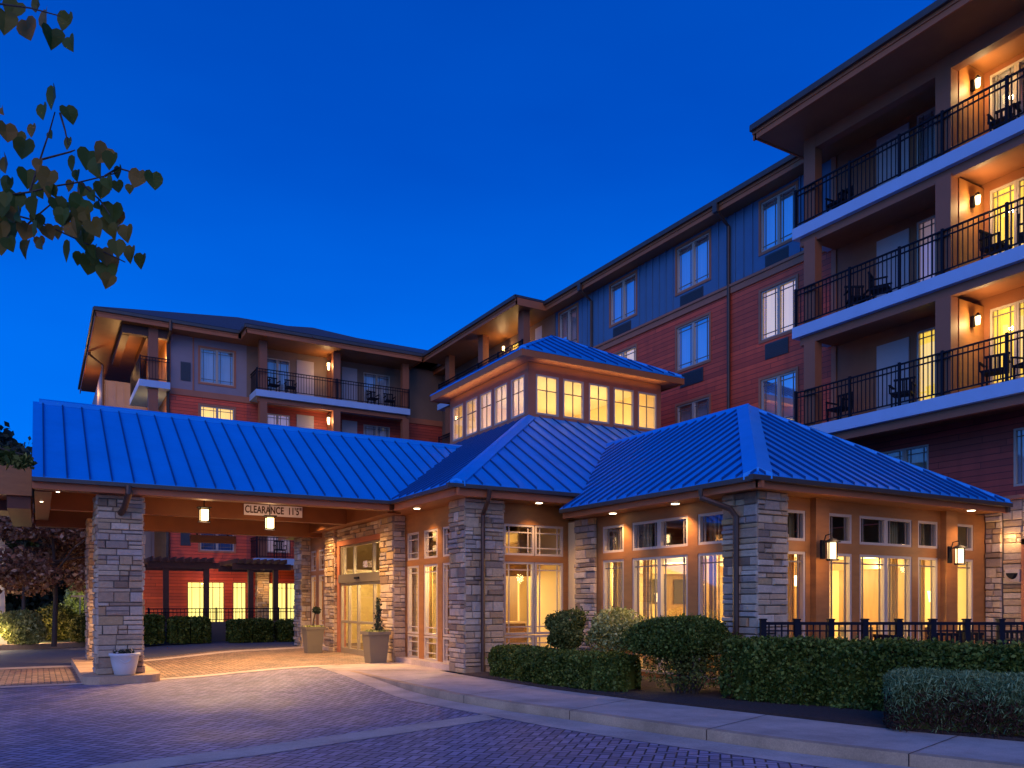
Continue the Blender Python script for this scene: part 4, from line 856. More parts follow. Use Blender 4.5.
# ground floor
gops = [(5.93, 6.72, .55, 2.5), (6.85, 7.6, .55, 2.5), (7.95, 8.6, .1, 2.5), (9.62, 11.4, .3, 2.5)]
w = MB(); wall(w, wb, 2.9, 19.2, 0, 3.3, gops, .2); obj('ground_floor_wall', w, 'redside', LWG)
for i, (a, b_, c, d) in enumerate(gops): window(LWG, wb, a, b_, c, d, 'p', 1 if i < 3 else 2, cur='interior_lit', gl='glass', mat='trim', bars=(.22,))
pillar(LWG, 9.0, 9.6, YB-.4, YB, 0, 3.2, 55, 'XY')
light('terrace_lamp', 'POINT', (9.3, 38.6, 2.2), 30, LWG); light('terrace_lamp', 'POINT', (6.8, 38.4, 2.4), 30, LWG)
obj('terrace_wall', MB().box(3.2, 12, 33.9, 34.2, -.1, .75), 'mortar', LWG)
for a, b_ in ((4.0, 6.1), (7.2, 9.0)):
    P = thing('pergola', 'dark timber pergola over the far terrace, %s' % ('left one beside the stone pillar of the canopy' if a < 5 else 'right one in front of the glazed door'), 'pergola', (a, 35.5, 0), 'terrace pergolas')
    for x in ((4.28, 5.80) if a < 5 else (7.55, 8.58)): obj('post', MB().box(x, x+.2, 34.4, 34.6, 0, 2.95), 'wood_dark', P)
    for y in (34.35, 37.3): obj('beam', MB().box(a-.3, b_+.3, y, y+.1, 2.9, 3.15), 'wood_dark', P)
    m_ = MB(); x = a-.2
    while x < b_+.2: m_.box(x, x+.06, 33.9, 39.5, 3.15, 3.33); x += .28
    obj('slats', m_, 'wood_dark', P)
TF = thing('terrace_railing', 'thin dark railing along the far terrace wall', 'railing', (4, 34, .75))
railing(TF, WP('Y', 34.05), 3.6, 11.5, .75, [3.7, 6.2, 8.7, 11.2], h=.55, sp=.14, name='rail')

# ------------------------------------------------------------------ terrace fence in front
FN = thing('terrace_fence', 'low black metal fence with square posts around the dining terrace', 'fence', (10.35, 9.38, 0))
P0, P1 = Vector((10.35, 9.38, 0)), Vector((16.5, 5.70, 0)); dv = (P1-P0).normalized(); ang = math.atan2(dv.y, dv.x); L = (P1-P0).length
mt = Matrix.Translation(P0) @ Matrix.Rotation(ang, 4, 'Z')
def local(mb): mb.v = [tuple(mt @ Vector(v)) for v in mb.v]; return mb
m_ = MB(); m_.box(0, L, -.03, .03, 1.17, 1.22); m_.box(0, L, -.014, .014, 1.06, 1.085); m_.box(0, L, -.014, .014, .22, .25); obj('rail', local(m_), 'blackmetal', FN)
m_ = MB(); u = .10
while u < L: m_.box(u-.011, u+.011, -.010, .010, .25, 1.17); u += .105
obj('balusters', local(m_), 'blackmetal', FN)
u = 0
while u <= L+.1: obj('post', local(MB().box(u-.045, u+.045, -.045, .045, .0, 1.25).box(u-.055, u+.055, -.055, .055, 1.25, 1.275)), 'blackmetal', FN); u += .56

# ------------------------------------------------------------------ lanterns
def wall_lantern(x, y, z, label, pw):
    t = thing('wall_lantern', label, 'lantern', (x, y, z), 'wall lanterns on the timber posts')
    obj('bracket', MB().box(x-.04, x+.06, y+.19, y+.235, z-.12, z+.22).tube([(x, y+.20, z+.10), (x, y+.14, z+.30), (x, y+.02, z+.32), (x, y, z+.22)], .012, 6), 'blackmetal', t)
    obj('cap', MB().lathe(x, y, [(.15, z+.17), (.13, z+.19), (.03, z+.24)], 16)  , 'blackmetal', t); obj('base', MB().lathe(x, y, [(.10, z-.16), (.11, z-.13)], 16), 'blackmetal', t)
    obj('cage', MB().box(x-.10, x-.085, y-.01, y+.01, z-.14, z+.17).box(x+.085, x+.10, y-.01, y+.01, z-.14, z+.17).box(x-.01, x+.01, y-.10, y-.085, z-.14, z+.17).box(x-.01, x+.01, y+.085, y+.10, z-.14, z+.17), 'blackmetal', t)
    obj('glass_shade', MB().lathe(x, y, [(.075, z-.13), (.08, z+.16)], 16), 'shade', t)
    light('lantern_bulb', 'POINT', (x-.05, y-.13, z-.22), pw, t, (1, .58, .24), .06); light('lantern_glow', 'POINT', (x-.05, y-.14, z+.28), pw*.5, t, (1, .58, .24), .06)
wall_lantern(12.12, 9.40, 2.44, 'glowing wall lantern on the timber post nearest the stone corner pillar', 12)
wall_lantern(15.98, 9.38, 2.46, 'glowing wall lantern on the timber post nearest the stone wall', 12)
def hang_lantern(x, y, z, label):
    t = thing('hanging_lantern', label, 'lantern', (x, y, z), 'lanterns hanging under the canopy')
    obj('stem', MB().tube([(x, y, z+.2), (x, y, 4.16)], .012, 6).box(x-.06, x+.06, y-.06, y+.06, 4.14, 4.158), 'blackmetal', t)
    obj('cap', MB().box(x-.15, x+.15, y-.15, y+.15, z+.16, z+.18), 'blackmetal', t); obj('base', MB().box(x-.13, x+.13, y-.13, y+.13, z-.18, z-.165), 'blackmetal', t)
    m_ = MB()
    for a in (-.10, .10):
        for c in (-.10, .10): m_.box(x+a-.01, x+a+.01, y+c-.01, y+c+.01, z-.165, z+.16)
    obj('cage', m_, 'blackmetal', t); obj('glass_shade', MB().box(x-.085, x+.085, y-.085, y+.085, z-.135, z+.12), 'bulb', t)
    light('lantern_bulb', 'SPOT', (x, y, z-.22), 480, t, (1, .60, .28), .10, spot=160, blend=.5); light('lantern_glow', 'POINT', (x, y, z-.3), 16, t, (1, .60, .28), .08)
hang_lantern(3.46, 20.52, 3.66, 'square hanging lantern glowing left of the clearance sign')
hang_lantern(5.12, 20.92, 3.58, 'square hanging lantern glowing in front of the clearance sign')
SG = thing('clearance_sign', 'white clearance board with dark red capitals under the canopy', 'sign', (5.4, 21.5, 3.9))
obj('board', MB().box(4.68, 6.22, 21.84, 21.87, 3.85, 4.14), 'sign_white', SG)
text('lettering', 'CLEARANCE  11\'5"', (5.45, 21.836, 3.995), (R(90), 0, 0), .265, 'sign_ink', SG, sp=1.04, sx=.665)
sr = thing('hanging_bar', 'dark timber bar hanging below the far beam of the canopy', 'beam', (4, 25.7, 3.5))
obj('bar', MB().box(4.02, 5.38, 26.25, 26.36, 3.38, 3.62), 'wood_dark', sr)
for xa in (4.2, 5.1): obj('hanger', MB().box(xa, xa+.06, 26.28, 26.33, 3.62, 4.0), 'blackmetal', sr)

# ------------------------------------------------------------------ vegetation helpers
rg = np.random.default_rng(3)
def leaves(name, P, size, mat, parent=None, aspect=1.6, up=0.0, jit=1.0, nrm=None):
    n = len(P); P = np.asarray(P, float); d = rg.normal(size=(n, 3)); d[:, 2] += up*2
    if nrm is not None: d = d*jit+np.asarray(nrm)*1.2
    d /= np.linalg.norm(d, axis=1)[:, None]; a = rg.normal(size=(n, 3)); s = np.cross(d, a); s /= np.linalg.norm(s, axis=1)[:, None]
    t = np.cross(d, s)
    sz = size*rg.uniform(.6, 1.3, n)[:, None]
    v = np.stack([P-d*sz*aspect*.5, P+s*sz*.5, P+d*sz*aspect*.5+t*sz*.12, P-s*sz*.5], 1).reshape(-1, 3)
    off = np.array(wloc(parent)); v = v-off
    me = bpy.data.meshes.new(name); me.vertices.add(4*n); me.vertices.foreach_set('co', v.ravel()); me.loops.add(4*n); me.loops.foreach_set('vertex_index', np.arange(4*n, dtype=np.int32))
    me.polygons.add(n); me.polygons.foreach_set('loop_start', np.arange(0, 4*n, 4, dtype=np.int32)); me.update(calc_edges=True); me.validate()
    me.materials.append(MATS[mat]); o = bpy.data.objects.new(name, me); COL.objects.link(o); o.parent = parent; return o
def blob_pts(c, r, n, shell=.35, zmin=-1, lump=.18, seed=0):
    q = np.random.default_rng(seed); d = q.normal(size=(n, 3)); d /= np.linalg.norm(d, axis=1)[:, None]
    k = q.normal(size=(5, 3))*2.2; ph = q.uniform(0, 6, 5); f = 1+lump*sum(np.sin(d@k[i]+ph[i]) for i in range(5))/2.2
    rad = (1-shell*q.random(n)**1.6+.16*q.random(n)*(q.random(n) < .15))*f; P = d*rad[:, None]*np.array(r)+np.array(c); return P[P[:, 2] > zmin]
def blob_core(c, r, k=.72, n=16):
    m_ = MB(); pr = [(max(.01, math.sin(math.pi*i/8))*r[0]*k, -math.cos(math.pi*i/8)*r[2]*k) for i in range(9)]
    m_.lathe(0, 0, pr, n); m_.v = [(c[0]+x, c[1]+y*r[1]/r[0], c[2]+z) for x, y, z in m_.v]; return m_
def stems(c, r, zb, n, seed, rad=.012):
    q = random.Random(seed); m_ = MB(); n = n*2
    for i in range(n):
        a = q.uniform(0, 6.28); k = q.uniform(.1, .75); x, y = c[0]+q.uniform(-.12, .12), c[1]+q.uniform(-.12, .12)
        e = (c[0]+r[0]*k*math.cos(a), c[1]+r[1]*k*math.sin(a), c[2]+q.uniform(-.2, .4)*r[2]); m_.tube([(x, y, zb), ((x+e[0])/2, (y+e[1])/2, zb+(e[2]-zb)*.55), e], rad, 5, rad*.5)
    return m_
def shrub(name, label, cat, c, r, n, size, mat, stem=True, group=None, core=.68, zmin=.05, seed=1, shell=.35, corem='leaf_hedge', lump=.18):
    t = thing(name, label, cat, (c[0], c[1], .03), group)
    leaves('foliage', blob_pts(c, r, n, shell, zmin, seed=seed, lump=lump), size, mat, t)
    if stem: obj('stems', stems(c, r, .02, 9, seed), 'bark', t)
    if core: obj('inner_branches', blob_core(c, r, core), corem, t)
    return t
# hedge: box-like hedge following a centre line
def hedge(name, label, line, wdt, h, n, size, mat, seed, rnd_=.12, corem='leaf_hedge', z0=.03, up=0, aspect=1.5, brown=0):
    t = thing(name, label, 'hedge', (line[0][0], line[0][1], z0)); q = np.random.default_rng(seed)
    RL = np.array(resample(line, 200)); i = q.integers(0, 200, n); f = q.random(n)[:, None]; C = RL[i]*(1-f)+RL[i+1]*f; T = RL[i+1]-RL[i]; T /= np.linalg.norm(T, axis=1)[:, None]; S = np.stack([T[:, 1], -T[:, 0]], 1)
    # box cross-section with rounded shoulders
    side = q.random(n); a_ = q.uniform(-1, 1, n); cx = np.where(side < .38, -1.0, np.where(side < .62, 1.0, a_)); cz = np.where(side < .62, a_, 1.0)
    pn_ = (np.abs(cx)**4.5+np.maximum(cz, 0)**4.5)**(-1/4.5); cx = cx*pn_; cz = np.where(cz > 0, cz*pn_, cz)
    arc = (RL[i]*np.array([1, 1.3])).sum(1); und = 1+.07*np.sin(arc*2.1)*np.cos(cz*2)+.05*np.sin(arc*5.3+cz*4)+.04*np.sin(arc*11+cx*5)+.03*np.sin(arc*19+cz*9)
    rr = 1-.22*q.random(n)**2.0+.14*q.random(n)*(q.random(n) < .13); cx = cx*rr*und; cz = cz*rr*(.5+.5*und)
    P = np.column_stack([C[:, 0]+S[:, 0]*cx*wdt/2, C[:, 1]+S[:, 1]*cx*wdt/2, z0+h/2+cz*h/2+q.normal(size=n)*.014])
    # round the two ends
    e0, e1 = np.array(line[0]), np.array(line[-1]); d0 = np.linalg.norm(C-e0, axis=1); d1 = np.linalg.norm(C-e1, axis=1); k = np.minimum(1, (np.minimum(d0, d1)+.03)/(.28)); kk_ = np.sqrt(np.clip(1-(1-k)**2, .05, 1))
    P[:, 0] = C[:, 0]+(P[:, 0]-C[:, 0])*kk_; P[:, 1] = C[:, 1]+(P[:, 1]-C[:, 1])*kk_; P[:, 2] = z0+(P[:, 2]-z0)*(.82+.18*kk_)
    P = P[P[:, 2] > z0-.01]
    if brown:
        low = P[:, 2] < z0+h*(.55+.18*np.sin(P[:, 0]*7)+.15*q.normal(size=len(P))); leaves('dry_twigs', P[low & (q.random(len(P)) < .72)], size, 'leaf_brown', t, aspect=aspect, up=up); P = P[~low | (q.random(len(P)) < .12)]
    leaves('foliage', P, size, mat, t, aspect=aspect, up=up)
    m_ = MB(); R2 = resample(line, 24)[1:-1]
    for a, b_ in zip(R2, R2[1:]):
        d = Vector((b_[0]-a[0], b_[1]-a[1])).normalized(); s = Vector((d.y, -d.x))*wdt*.36; n_ = len(m_.v)
        m_.v += [(a[0]-s.x, a[1]-s.y, z0), (a[0]+s.x, a[1]+s.y, z0), (a[0]+s.x, a[1]+s.y, z0+h*.84), (a[0]-s.x, a[1]-s.y, z0+h*.84), (b_[0]-s.x, b_[1]-s.y, z0), (b_[0]+s.x, b_[1]+s.y, z0), (b_[0]+s.x, b_[1]+s.y, z0+h*.84), (b_[0]-s.x, b_[1]-s.y, z0+h*.84)]
        m_.f += [(n_, n_+1, n_+2, n_+3), (n_+7, n_+6, n_+5, n_+4), (n_+3, n_+2, n_+6, n_+7), (n_, n_+3, n_+7, n_+4), (n_+1, n_+5, n_+6, n_+2)]
    obj('inner_branches', m_, corem, t); return t
hedge('clipped_hedge', 'low clipped green hedge running from the entry corner pillar along the walk', [(8.45, 14.75), (8.35, 12.9), (8.55, 11.3), (8.75, 10.75)], .8, .60, 26000, .040, 'leaf_hedge', 5)
hedge('clipped_hedge', 'long dark broadleaf hedge in front of the black terrace fence', [(9.62, 9.42), (9.72, 9.0), (10.55, 7.08), (11.3, 5.7), (12.5, 3.6)], .9, .93, 56000, .044, 'leaf_hedge', 6)
hedge('juniper_hedge', 'feathery grey green juniper hedge with brown base at the kerb side', [(9.22, 6.35), (9.4, 6.0), (9.98, 4.95), (10.9, 3.6), (11.6, 2.6)], 1.0, .64, 90000, .013, 'leaf_juniper', 7, aspect=6, up=.5, brown=.30)
# brown, bare underside of the juniper
q = np.random.default_rng(9)
shrub('round_shrub', 'small dark round topped shrub in front of the entry corner window', 'shrub', (8.85, 13.0, 1.0), (.42, .42, .33), 8000, .036, 'leaf_olive', seed=4, core=.55, lump=.3)
shrub('light_shrub', 'pale sunlit looking shrub lit by the dining windows', 'shrub', (9.75, 12.6, .98), (.6, .75, .42), 6500, .045, 'leaf_light', seed=5, core=0, shell=.8, lump=.3)
shrub('mound_shrub', 'large dark rounded shrub with bare stems in front of the dining pillar', 'shrub', (9.28, 10.2, 1.0), (.80, .76, .33), 19000, .034, 'leaf_hedge', seed=6, core=.5, zmin=.60, lump=.16)
shrub('mound_shrub', 'open leggy lower growth beneath the large rounded shrub', 'shrub', (9.35, 10.0, .52), (.76, .74, .42), 3800, .034, 'leaf_olive', seed=16, core=0, shell=.9)
# far hedges by the terrace wall
for i, (x0, x1, y, h, lb) in enumerate(((2.6, 4.1, 32.9, 1.05, 'far dark hedge just right of the canopy stone pillar'), (4.2, 5.7, 32.7, .95, 'far dark hedge below the left pergola'), (6.3, 8.0, 32.4, .85, 'far dark hedge below the glazed terrace door'), (8.1, 9.8, 32.2, .8, 'far dark hedge touching the last entry pillar'))):
    hedge('far_hedge', lb, [(x0, y), ((x0+x1)/2, y-.05), (x1, y)], 1.1, h, 5000, .07, 'leaf_hedge', 20+i, z0=0)
# left background trees
def tree(name, label, x, y, h, cr, cz, n, size, mat, seed, group=None, tr=.09, rx=None):
    t = thing(name, label, 'tree', (x, y, 0), group); q = random.Random(seed); m_ = MB()
    zc = h-cz
    m_.tube([(x, y, -.05), (x+.05, y, zc*.5), (x, y+.05, zc), (x-.05, y, zc+cz*.5)], tr, 8, tr*.4)
    for i in range(9):
        a = q.uniform(0, 6.28); zz = q.uniform(zc*.55, zc); e = (x+cr*.8*math.cos(a), y+cr*.8*math.sin(a), zc+q.uniform(-.2, .7)*cz)
        m_.tube([(x, y, zz), (x+(e[0]-x)*.5, y+(e[1]-y)*.5, zz+(e[2]-zz)*.65), e], tr*.45, 5, tr*.1)
    obj('trunk', m_, 'bark', t); P = []
    for i in range(14):
        a = q.uniform(0, 6.28); k = q.uniform(.2, .75); c = (x+cr*k*math.cos(a), y+cr*k*math.sin(a), zc+q.uniform(-.55, .75)*cz); s = q.uniform(.28, .5)
        P.append(blob_pts(c, (cr*s, cr*s, cz*s*.8), n//14, .7, .2, seed=seed*31+i))
    leaves('crown', np.concatenate(P), size, mat, t); return t
tree('japanese_maple', 'reddish small tree with spreading crown behind the left stone pillar', .5, 33.2, 5.0, 2.7, 1.75, 15000, .11, 'leaf_red', 3)
tree('leafy_tree', 'dark tall tree standing behind the reddish tree', -.6, 44, 8.6, 3.2, 3.2, 12000, .2, 'leaf_dark', 4)
tree('leafy_tree', 'distant tree showing above the timber canopy at the left edge', -3.4, 60, 12.3, 3.4, 3.6, 12000, .28, 'leaf_dark', 5)
struct('hillside', MB().poly([(-60, 66, -1), (4, 62, -1), (6, 90, 7), (-60, 100, 9)]), 'lawn')
tree('leafy_tree', 'low bushy dark tree behind the pale bush at the left edge', -3.2, 47, 5.5, 3.2, 2.9, 9000, .2, 'leaf_dark', 8)
tree('leafy_tree', 'low bushy dark tree directly behind the reddish tree', .6, 49, 5.2, 3.0, 2.8, 9000, .2, 'leaf_dark', 9)
hedge('tall_hedge', 'tall dark boundary hedge beyond the garden at left', [(-9, 52), (2.6, 51)], 1.5, 3.2, 9000, .2, 'leaf_dark', 44, z0=0, corem='leaf_hedge')
tree('leafy_tree', 'broad dark tree filling the gap left of the far wing', 1.2, 56, 11, 3.6, 4.5, 9000, .26, 'leaf_dark', 6)
shrub('lit_bush', 'pale floodlit bush at the left edge beside the drive', 'shrub', (-.45, 33.8, .6), (.75, .7, .62), 5000, .07, 'leaf_light', seed=21, core=.5, corem='leaf_olive')
shrub('lit_bush', 'olive bush in front of the bright white rail by the left stone pillar', 'shrub', (1.75, 34.6, .55), (.75, .7, .55), 5000, .07, 'leaf_olive', seed=22, core=.5, corem='leaf_olive')
shrub('lit_bush', 'brownish bush between the pale bush and the reddish tree', 'shrub', (.55, 36.6, .7), (.8, .7, .7), 4000, .08, 'leaf_olive', seed=23, core=.5, corem='leaf_olive')
shrub('lit_bush', 'tall light green bush behind the white rail', 'shrub', (2.0, 40, 1.3), (1.2, .9, 1.1), 5000, .09, 'leaf_light', seed=24, core=.5, corem='leaf_olive')
light('garden_floodlight', 'POINT', (-1.5, 33.3, .5), 110, None, (1, .74, .40), .1); light('garden_floodlight', 'POINT', (2.0, 37.6, 1.2), 110, None, (.95, .95, .35), .1); light('garden_floodlight', 'POINT', (-.1, 34.6, .5), 110, None, (1, .6, .35), .1)
WR = thing('white_rail', 'small white garden rail with pale panel beyond the reddish tree', 'rail', (1.4, 37, 0))
obj('rail', MB().box(1.15, 2.7, 37.0, 37.05, 1.75, 1.82).box(1.45, 1.5, 37.0, 37.05, 0, 1.75).box(1.62, 1.67, 37, 37.05, 0, 1.75), 'white', WR); obj('panel', MB().box(1.7, 2.8, 37.1, 37.14, .5, 1.7), 'leaf_light', WR)
LP = thing('pale_post', 'tall pale painted post at the left edge of the drive', 'post', (-1.05, 34.5, 0))
obj('shaft', MB().box(-1.25, -1.03, 34.4, 34.6, 0, 5.5), 'far_white', LP); obj('base', MB().box(-1.32, -.96, 34.33, 34.67, 0, .25), 'concrete', LP)
obj('arm', MB().box(-2.2, -1.25, 34.45, 34.52, 5.2, 5.28), 'far_white', LP)

# ------------------------------------------------------------------ planters
def square_planter(x, y, label, plant):
    t = thing('square_planter', label, 'planter', (x, y, 0), 'tapered planters at the entrance'); m_ = MB(); n = 0; b0, b1 = .21, .27
    m_.v = [(x+sx*b, y+sy*b, z) for b, z in ((b0, .0), (b1, .72), (b1+.035, .72), (b1+.035, .80), (b1-.03, .80), (b1-.03, .70)) for sx, sy in ((-1, -1), (1, -1), (1, 1), (-1, 1))]
    for k in range(5):
        for i in range(4): m_.f.append((k*4+i, k*4+(i+1) % 4, k*4+4+(i+1) % 4, k*4+4+i))
    m_.f.append((3, 2, 1, 0)); m_.f.append((20, 21, 22, 23)); obj('pot', m_, 'taupe', t)
    obj('soil', MB().box(x-.23, x+.23, y-.23, y+.23, .70, .735), 'soil', t)
    q = np.random.default_rng(int(x*100)); P = np.column_stack([x+q.uniform(-.27, .27, 260), y+q.uniform(-.27, .27, 260), .76+q.random(260)*.07])
    leaves('ground_flowers', P, .045, 'leaf_light', t)
    if plant:
        m_ = MB(); m_.tube([(x+.07, y, .72), (x+.05, y, 1.2), (x+.09, y-.02, 1.55)], .02, 6, .008); obj('stem', m_, 'bark', t)
        P = np.column_stack([x+.07+q.normal(size=420)*.045*(1.5-np.linspace(0, 1, 420)), y+q.normal(size=420)*.05, .8+np.linspace(0, 1, 420)**1.3*.85]); leaves('foliage', P, .045, 'leaf_dark', t, up=.6)
    else:
        m_ = MB(); m_.tube([(x, y, .72), (x+.02, y, 1.0), (x+.08, y, 1.25)], .03, 6, .02); obj('stem', m_, 'bark', t)
        P = blob_pts((x+.1, y, 1.3), (.12, .12, .1), 250, .6, seed=5); leaves('foliage', P, .05, 'leaf_dark', t)
square_planter(7.42, 19.45, 'tapered taupe planter with spindly evergreen nearer the camera, right of the glass doors', 1)
square_planter(7.22, 24.2, 'tapered taupe planter with dark twisted plant left of the glass doors', 0)
PT = thing('round_pot', 'pale round flower pot at the foot of the left stone pillar', 'flower pot', (1.55, 18.58, .03))
pr = [(.17, .03), (.20, .05), (.245, .25), (.275, .42), (.30, .44), (.30, .49), (.265, .49), (.255, .42)]
obj('pot', MB().lathe(1.56, 18.56, pr, 28), 'pot_white', PT, True)
gl_ = MB(); gl_.tube([(1.44+.02*i, 18.56-.262-.012*math.sin(i/11*3.14), .375-.07*math.sin(i/11*math.pi)) for i in range(12)], .012, 5); obj('garland', gl_, 'pot_white', PT)
obj('soil', MB().lathe(1.56, 18.56, [(.25, .42), (.25, .45)], 20), 'soil', PT)
P = blob_pts((1.56, 18.56, .48), (.24, .24, .07), 500, .9, seed=8); leaves('plants', P, .045, 'leaf_dark', PT); leaves('flowers', blob_pts((1.58, 18.54, .52), (.22, .2, .06), 60, .9, seed=9), .035, 'white', PT)

# ------------------------------------------------------------------ furniture
def chair_proto(name, label, cat, mat, loc, group, patio):
    t = thing(name, label, cat, loc, group); x, y, z = loc
    obj('seat', MB().box(x-.23, x+.23, y-.23, y+.23, z+.42, z+.47), mat, t)
    bk_ = MB()
    if patio:
        for i in range(6): bk_.box(x-.23+i*.084, x-.19+i*.084, y+.21, y+.235, z+.47, z+.84)
        bk_.box(x-.25, x+.25, y+.20, y+.245, z+.84, z+.89)
    else: bk_.box(x-.22, x+.22, y+.20, y+.24, z+.55, z+.95)
    obj('backrest', bk_, mat, t)
    for sx in (-1, 1):
        if patio: obj('armrest', MB().box(x+sx*.25-.025, x+sx*.25+.025, y-.22, y+.22, z+.64, z+.67).box(x+sx*.25-.015, x+sx*.25+.015, y-.21, y-.18, z+.45, z+.64), mat, t)
        for sy in (-1, 1): obj('leg', MB().box(x+sx*.20-.018, x+sx*.20+.018, y+sy*.20-.018, y+sy*.20+.018, z, z+.42), mat, t)
    return t
def place(proto, loc, rz, label):
    c = copy_tree(proto); c.location = loc; c.rotation_euler = (0, 0, rz); c['label'] = label; return c
bc = chair_proto('balcony_chair', 'dark slatted armchair on the second lowest long balcony beside the divider wall', 'chair', 'blackmetal', (18.25, 9.9, 8.92), 'chairs on the balconies', True)
for loc, rz, lb in (((18.3, 9.2, 8.92), .5, 'dark armchair at the right picture edge on the middle long balcony'), ((18.25, 13.4, 8.92), -.6, 'dark armchair in the shaded left bay of the middle long balcony'), ((18.2, 12.7, 8.92), .4, 'second dark armchair in the shaded left bay of the middle long balcony'),
                    ((18.2, 9.9, 6.18), -1.3, 'dark armchair before the lit window on the lowest long balcony'), ((18.25, 9.2, 6.18), -1.9, 'dark armchair at the right picture edge on the lowest long balcony'), ((18.2, 12.1, 6.18), -1.2, 'dark armchair in front of the lit narrow door on the lowest long balcony'),
                    ((18.2, 9.7, 11.58), -1.4, 'dark armchair near the sconce on the top long balcony'), ((18.2, 13.9, 11.58), -1.6, 'dark armchair at the left end of the top long balcony'), ((18.2, 13.9, 6.18), -1.6, 'dark armchair at the left end of the lowest long balcony'),
                    ((9.7, 38.9, 11.44), .1, 'leftmost dark armchair on the top far wing balcony'), ((10.5, 38.9, 11.44), -.1, 'dark armchair right of the leftmost one on the top far wing balcony'), ((14.7, 38.9, 11.44), .1, 'dark armchair below the right window of the top far wing balcony'), ((15.6, 38.9, 11.44), -.1, 'rightmost dark armchair on the top far wing balcony'),
                    ((10.0, 38.9, 3.6), .0, 'dark armchair on the far balcony seen under the canopy, left one'), ((11.1, 38.9, 3.6), .0, 'dark armchair on the far balcony seen under the canopy, right one')):
    place(bc, loc, rz, lb)
def table_proto(loc, label, cat='table', r=.42, mat='tabletop', group='dining tables'):
    t = thing('round_table', label, cat, loc, group); x, y, z = loc
    obj('tabletop', MB().lathe(x, y, [(r, z+.72), (r, z+.75)], 24), mat, t); obj('pedestal', MB().lathe(x, y, [(.22, z), (.20, z+.03), (.04, z+.06), (.04, z+.72)], 14), 'blackmetal', t); return t
tb = table_proto((12.4, 11.2, .06), 'round dining table behind the window next to the corner pillar')
spots = [(14.3, 11.3, 'round dining table behind the double window'), (16.3, 11.2, 'round dining table nearest the stone wall'), (12.5, 13.6, 'round dining table deeper inside behind the left face windows'), (14.6, 14.6, 'round dining table in the middle of the dining room')]
tabs = [tb]
for x, y, lb in spots:
    c = copy_tree(tb); c.location = (x, y, .06); c['label'] = lb; tabs.append(c)
dc = chair_proto('dining_chair', 'dark dining chair left of the table next to the corner pillar window', 'chair', 'fabric', (11.8, 11.3, .06), 'dining chairs', False)
nm = ['corner window table', 'double window table', 'table nearest the stone wall', 'table behind the left face windows', 'middle dining room table']
for i, (x, y) in enumerate([(12.4, 11.2), (14.3, 11.3), (16.3, 11.2), (12.5, 13.6), (14.6, 14.6)]):
    for j, (a, w_) in enumerate(((0, 'far side'), (90, 'left side'), (180, 'near side'), (270, 'right side'))):
        if i == 0 and j == 1: continue
        place(dc, (x-.62*math.sin(R(a)), y+.62*math.cos(R(a)), .06), R(a), 'dark dining chair at the %s of the %s' % (w_, nm[i]))
dc.rotation_euler = (0, 0, R(90)); dc.location = (12.4-.62, 11.2, .06)
for i, (x, y, lb) in enumerate(((14.25, 12.0, 'small glowing pendant seen through the left leaf of the double window'), (14.9, 13.4, 'small pendant deeper in the dining room'), (12.0, 12.6, 'small pendant behind the window next to the corner pillar'), (16.0, 12.8, 'small pendant nearest the stone wall'))):
    t = thing('pendant_lamp', lb, 'lamp', (x, y, 2.0), 'dining room pendants'); obj('cord', MB().tube([(x, y, 2.12), (x, y, 2.54)], .008, 5), 'blackmetal', t)
    obj('lamp_shade', MB().lathe(x, y, [(.10, 1.9), (.09, 2.05), (.03, 2.13)], 14), 'shade', t)
pt = table_proto((12.9, 8.2, .12), 'round dark patio table on the dining terrace', mat='blackmetal', group='terrace furniture', r=.4)
c = copy_tree(pt); c.location = (15.3, 8.3, .12); c['label'] = 'second round dark patio table nearer the stone wall'
for (x, y, rz, lb) in ((12.3, 8.3, 1.3, 'dark patio armchair left of the nearer terrace table'), (13.5, 8.2, -1.4, 'dark patio armchair right of the nearer terrace table'), (14.7, 8.3, 1.5, 'dark patio armchair left of the terrace table by the stone wall'), (15.9, 8.3, -1.5, 'dark patio armchair right of the terrace table by the stone wall')):
    place(bc, (x, y, .12), rz, lb)['group'] = 'terrace furniture'

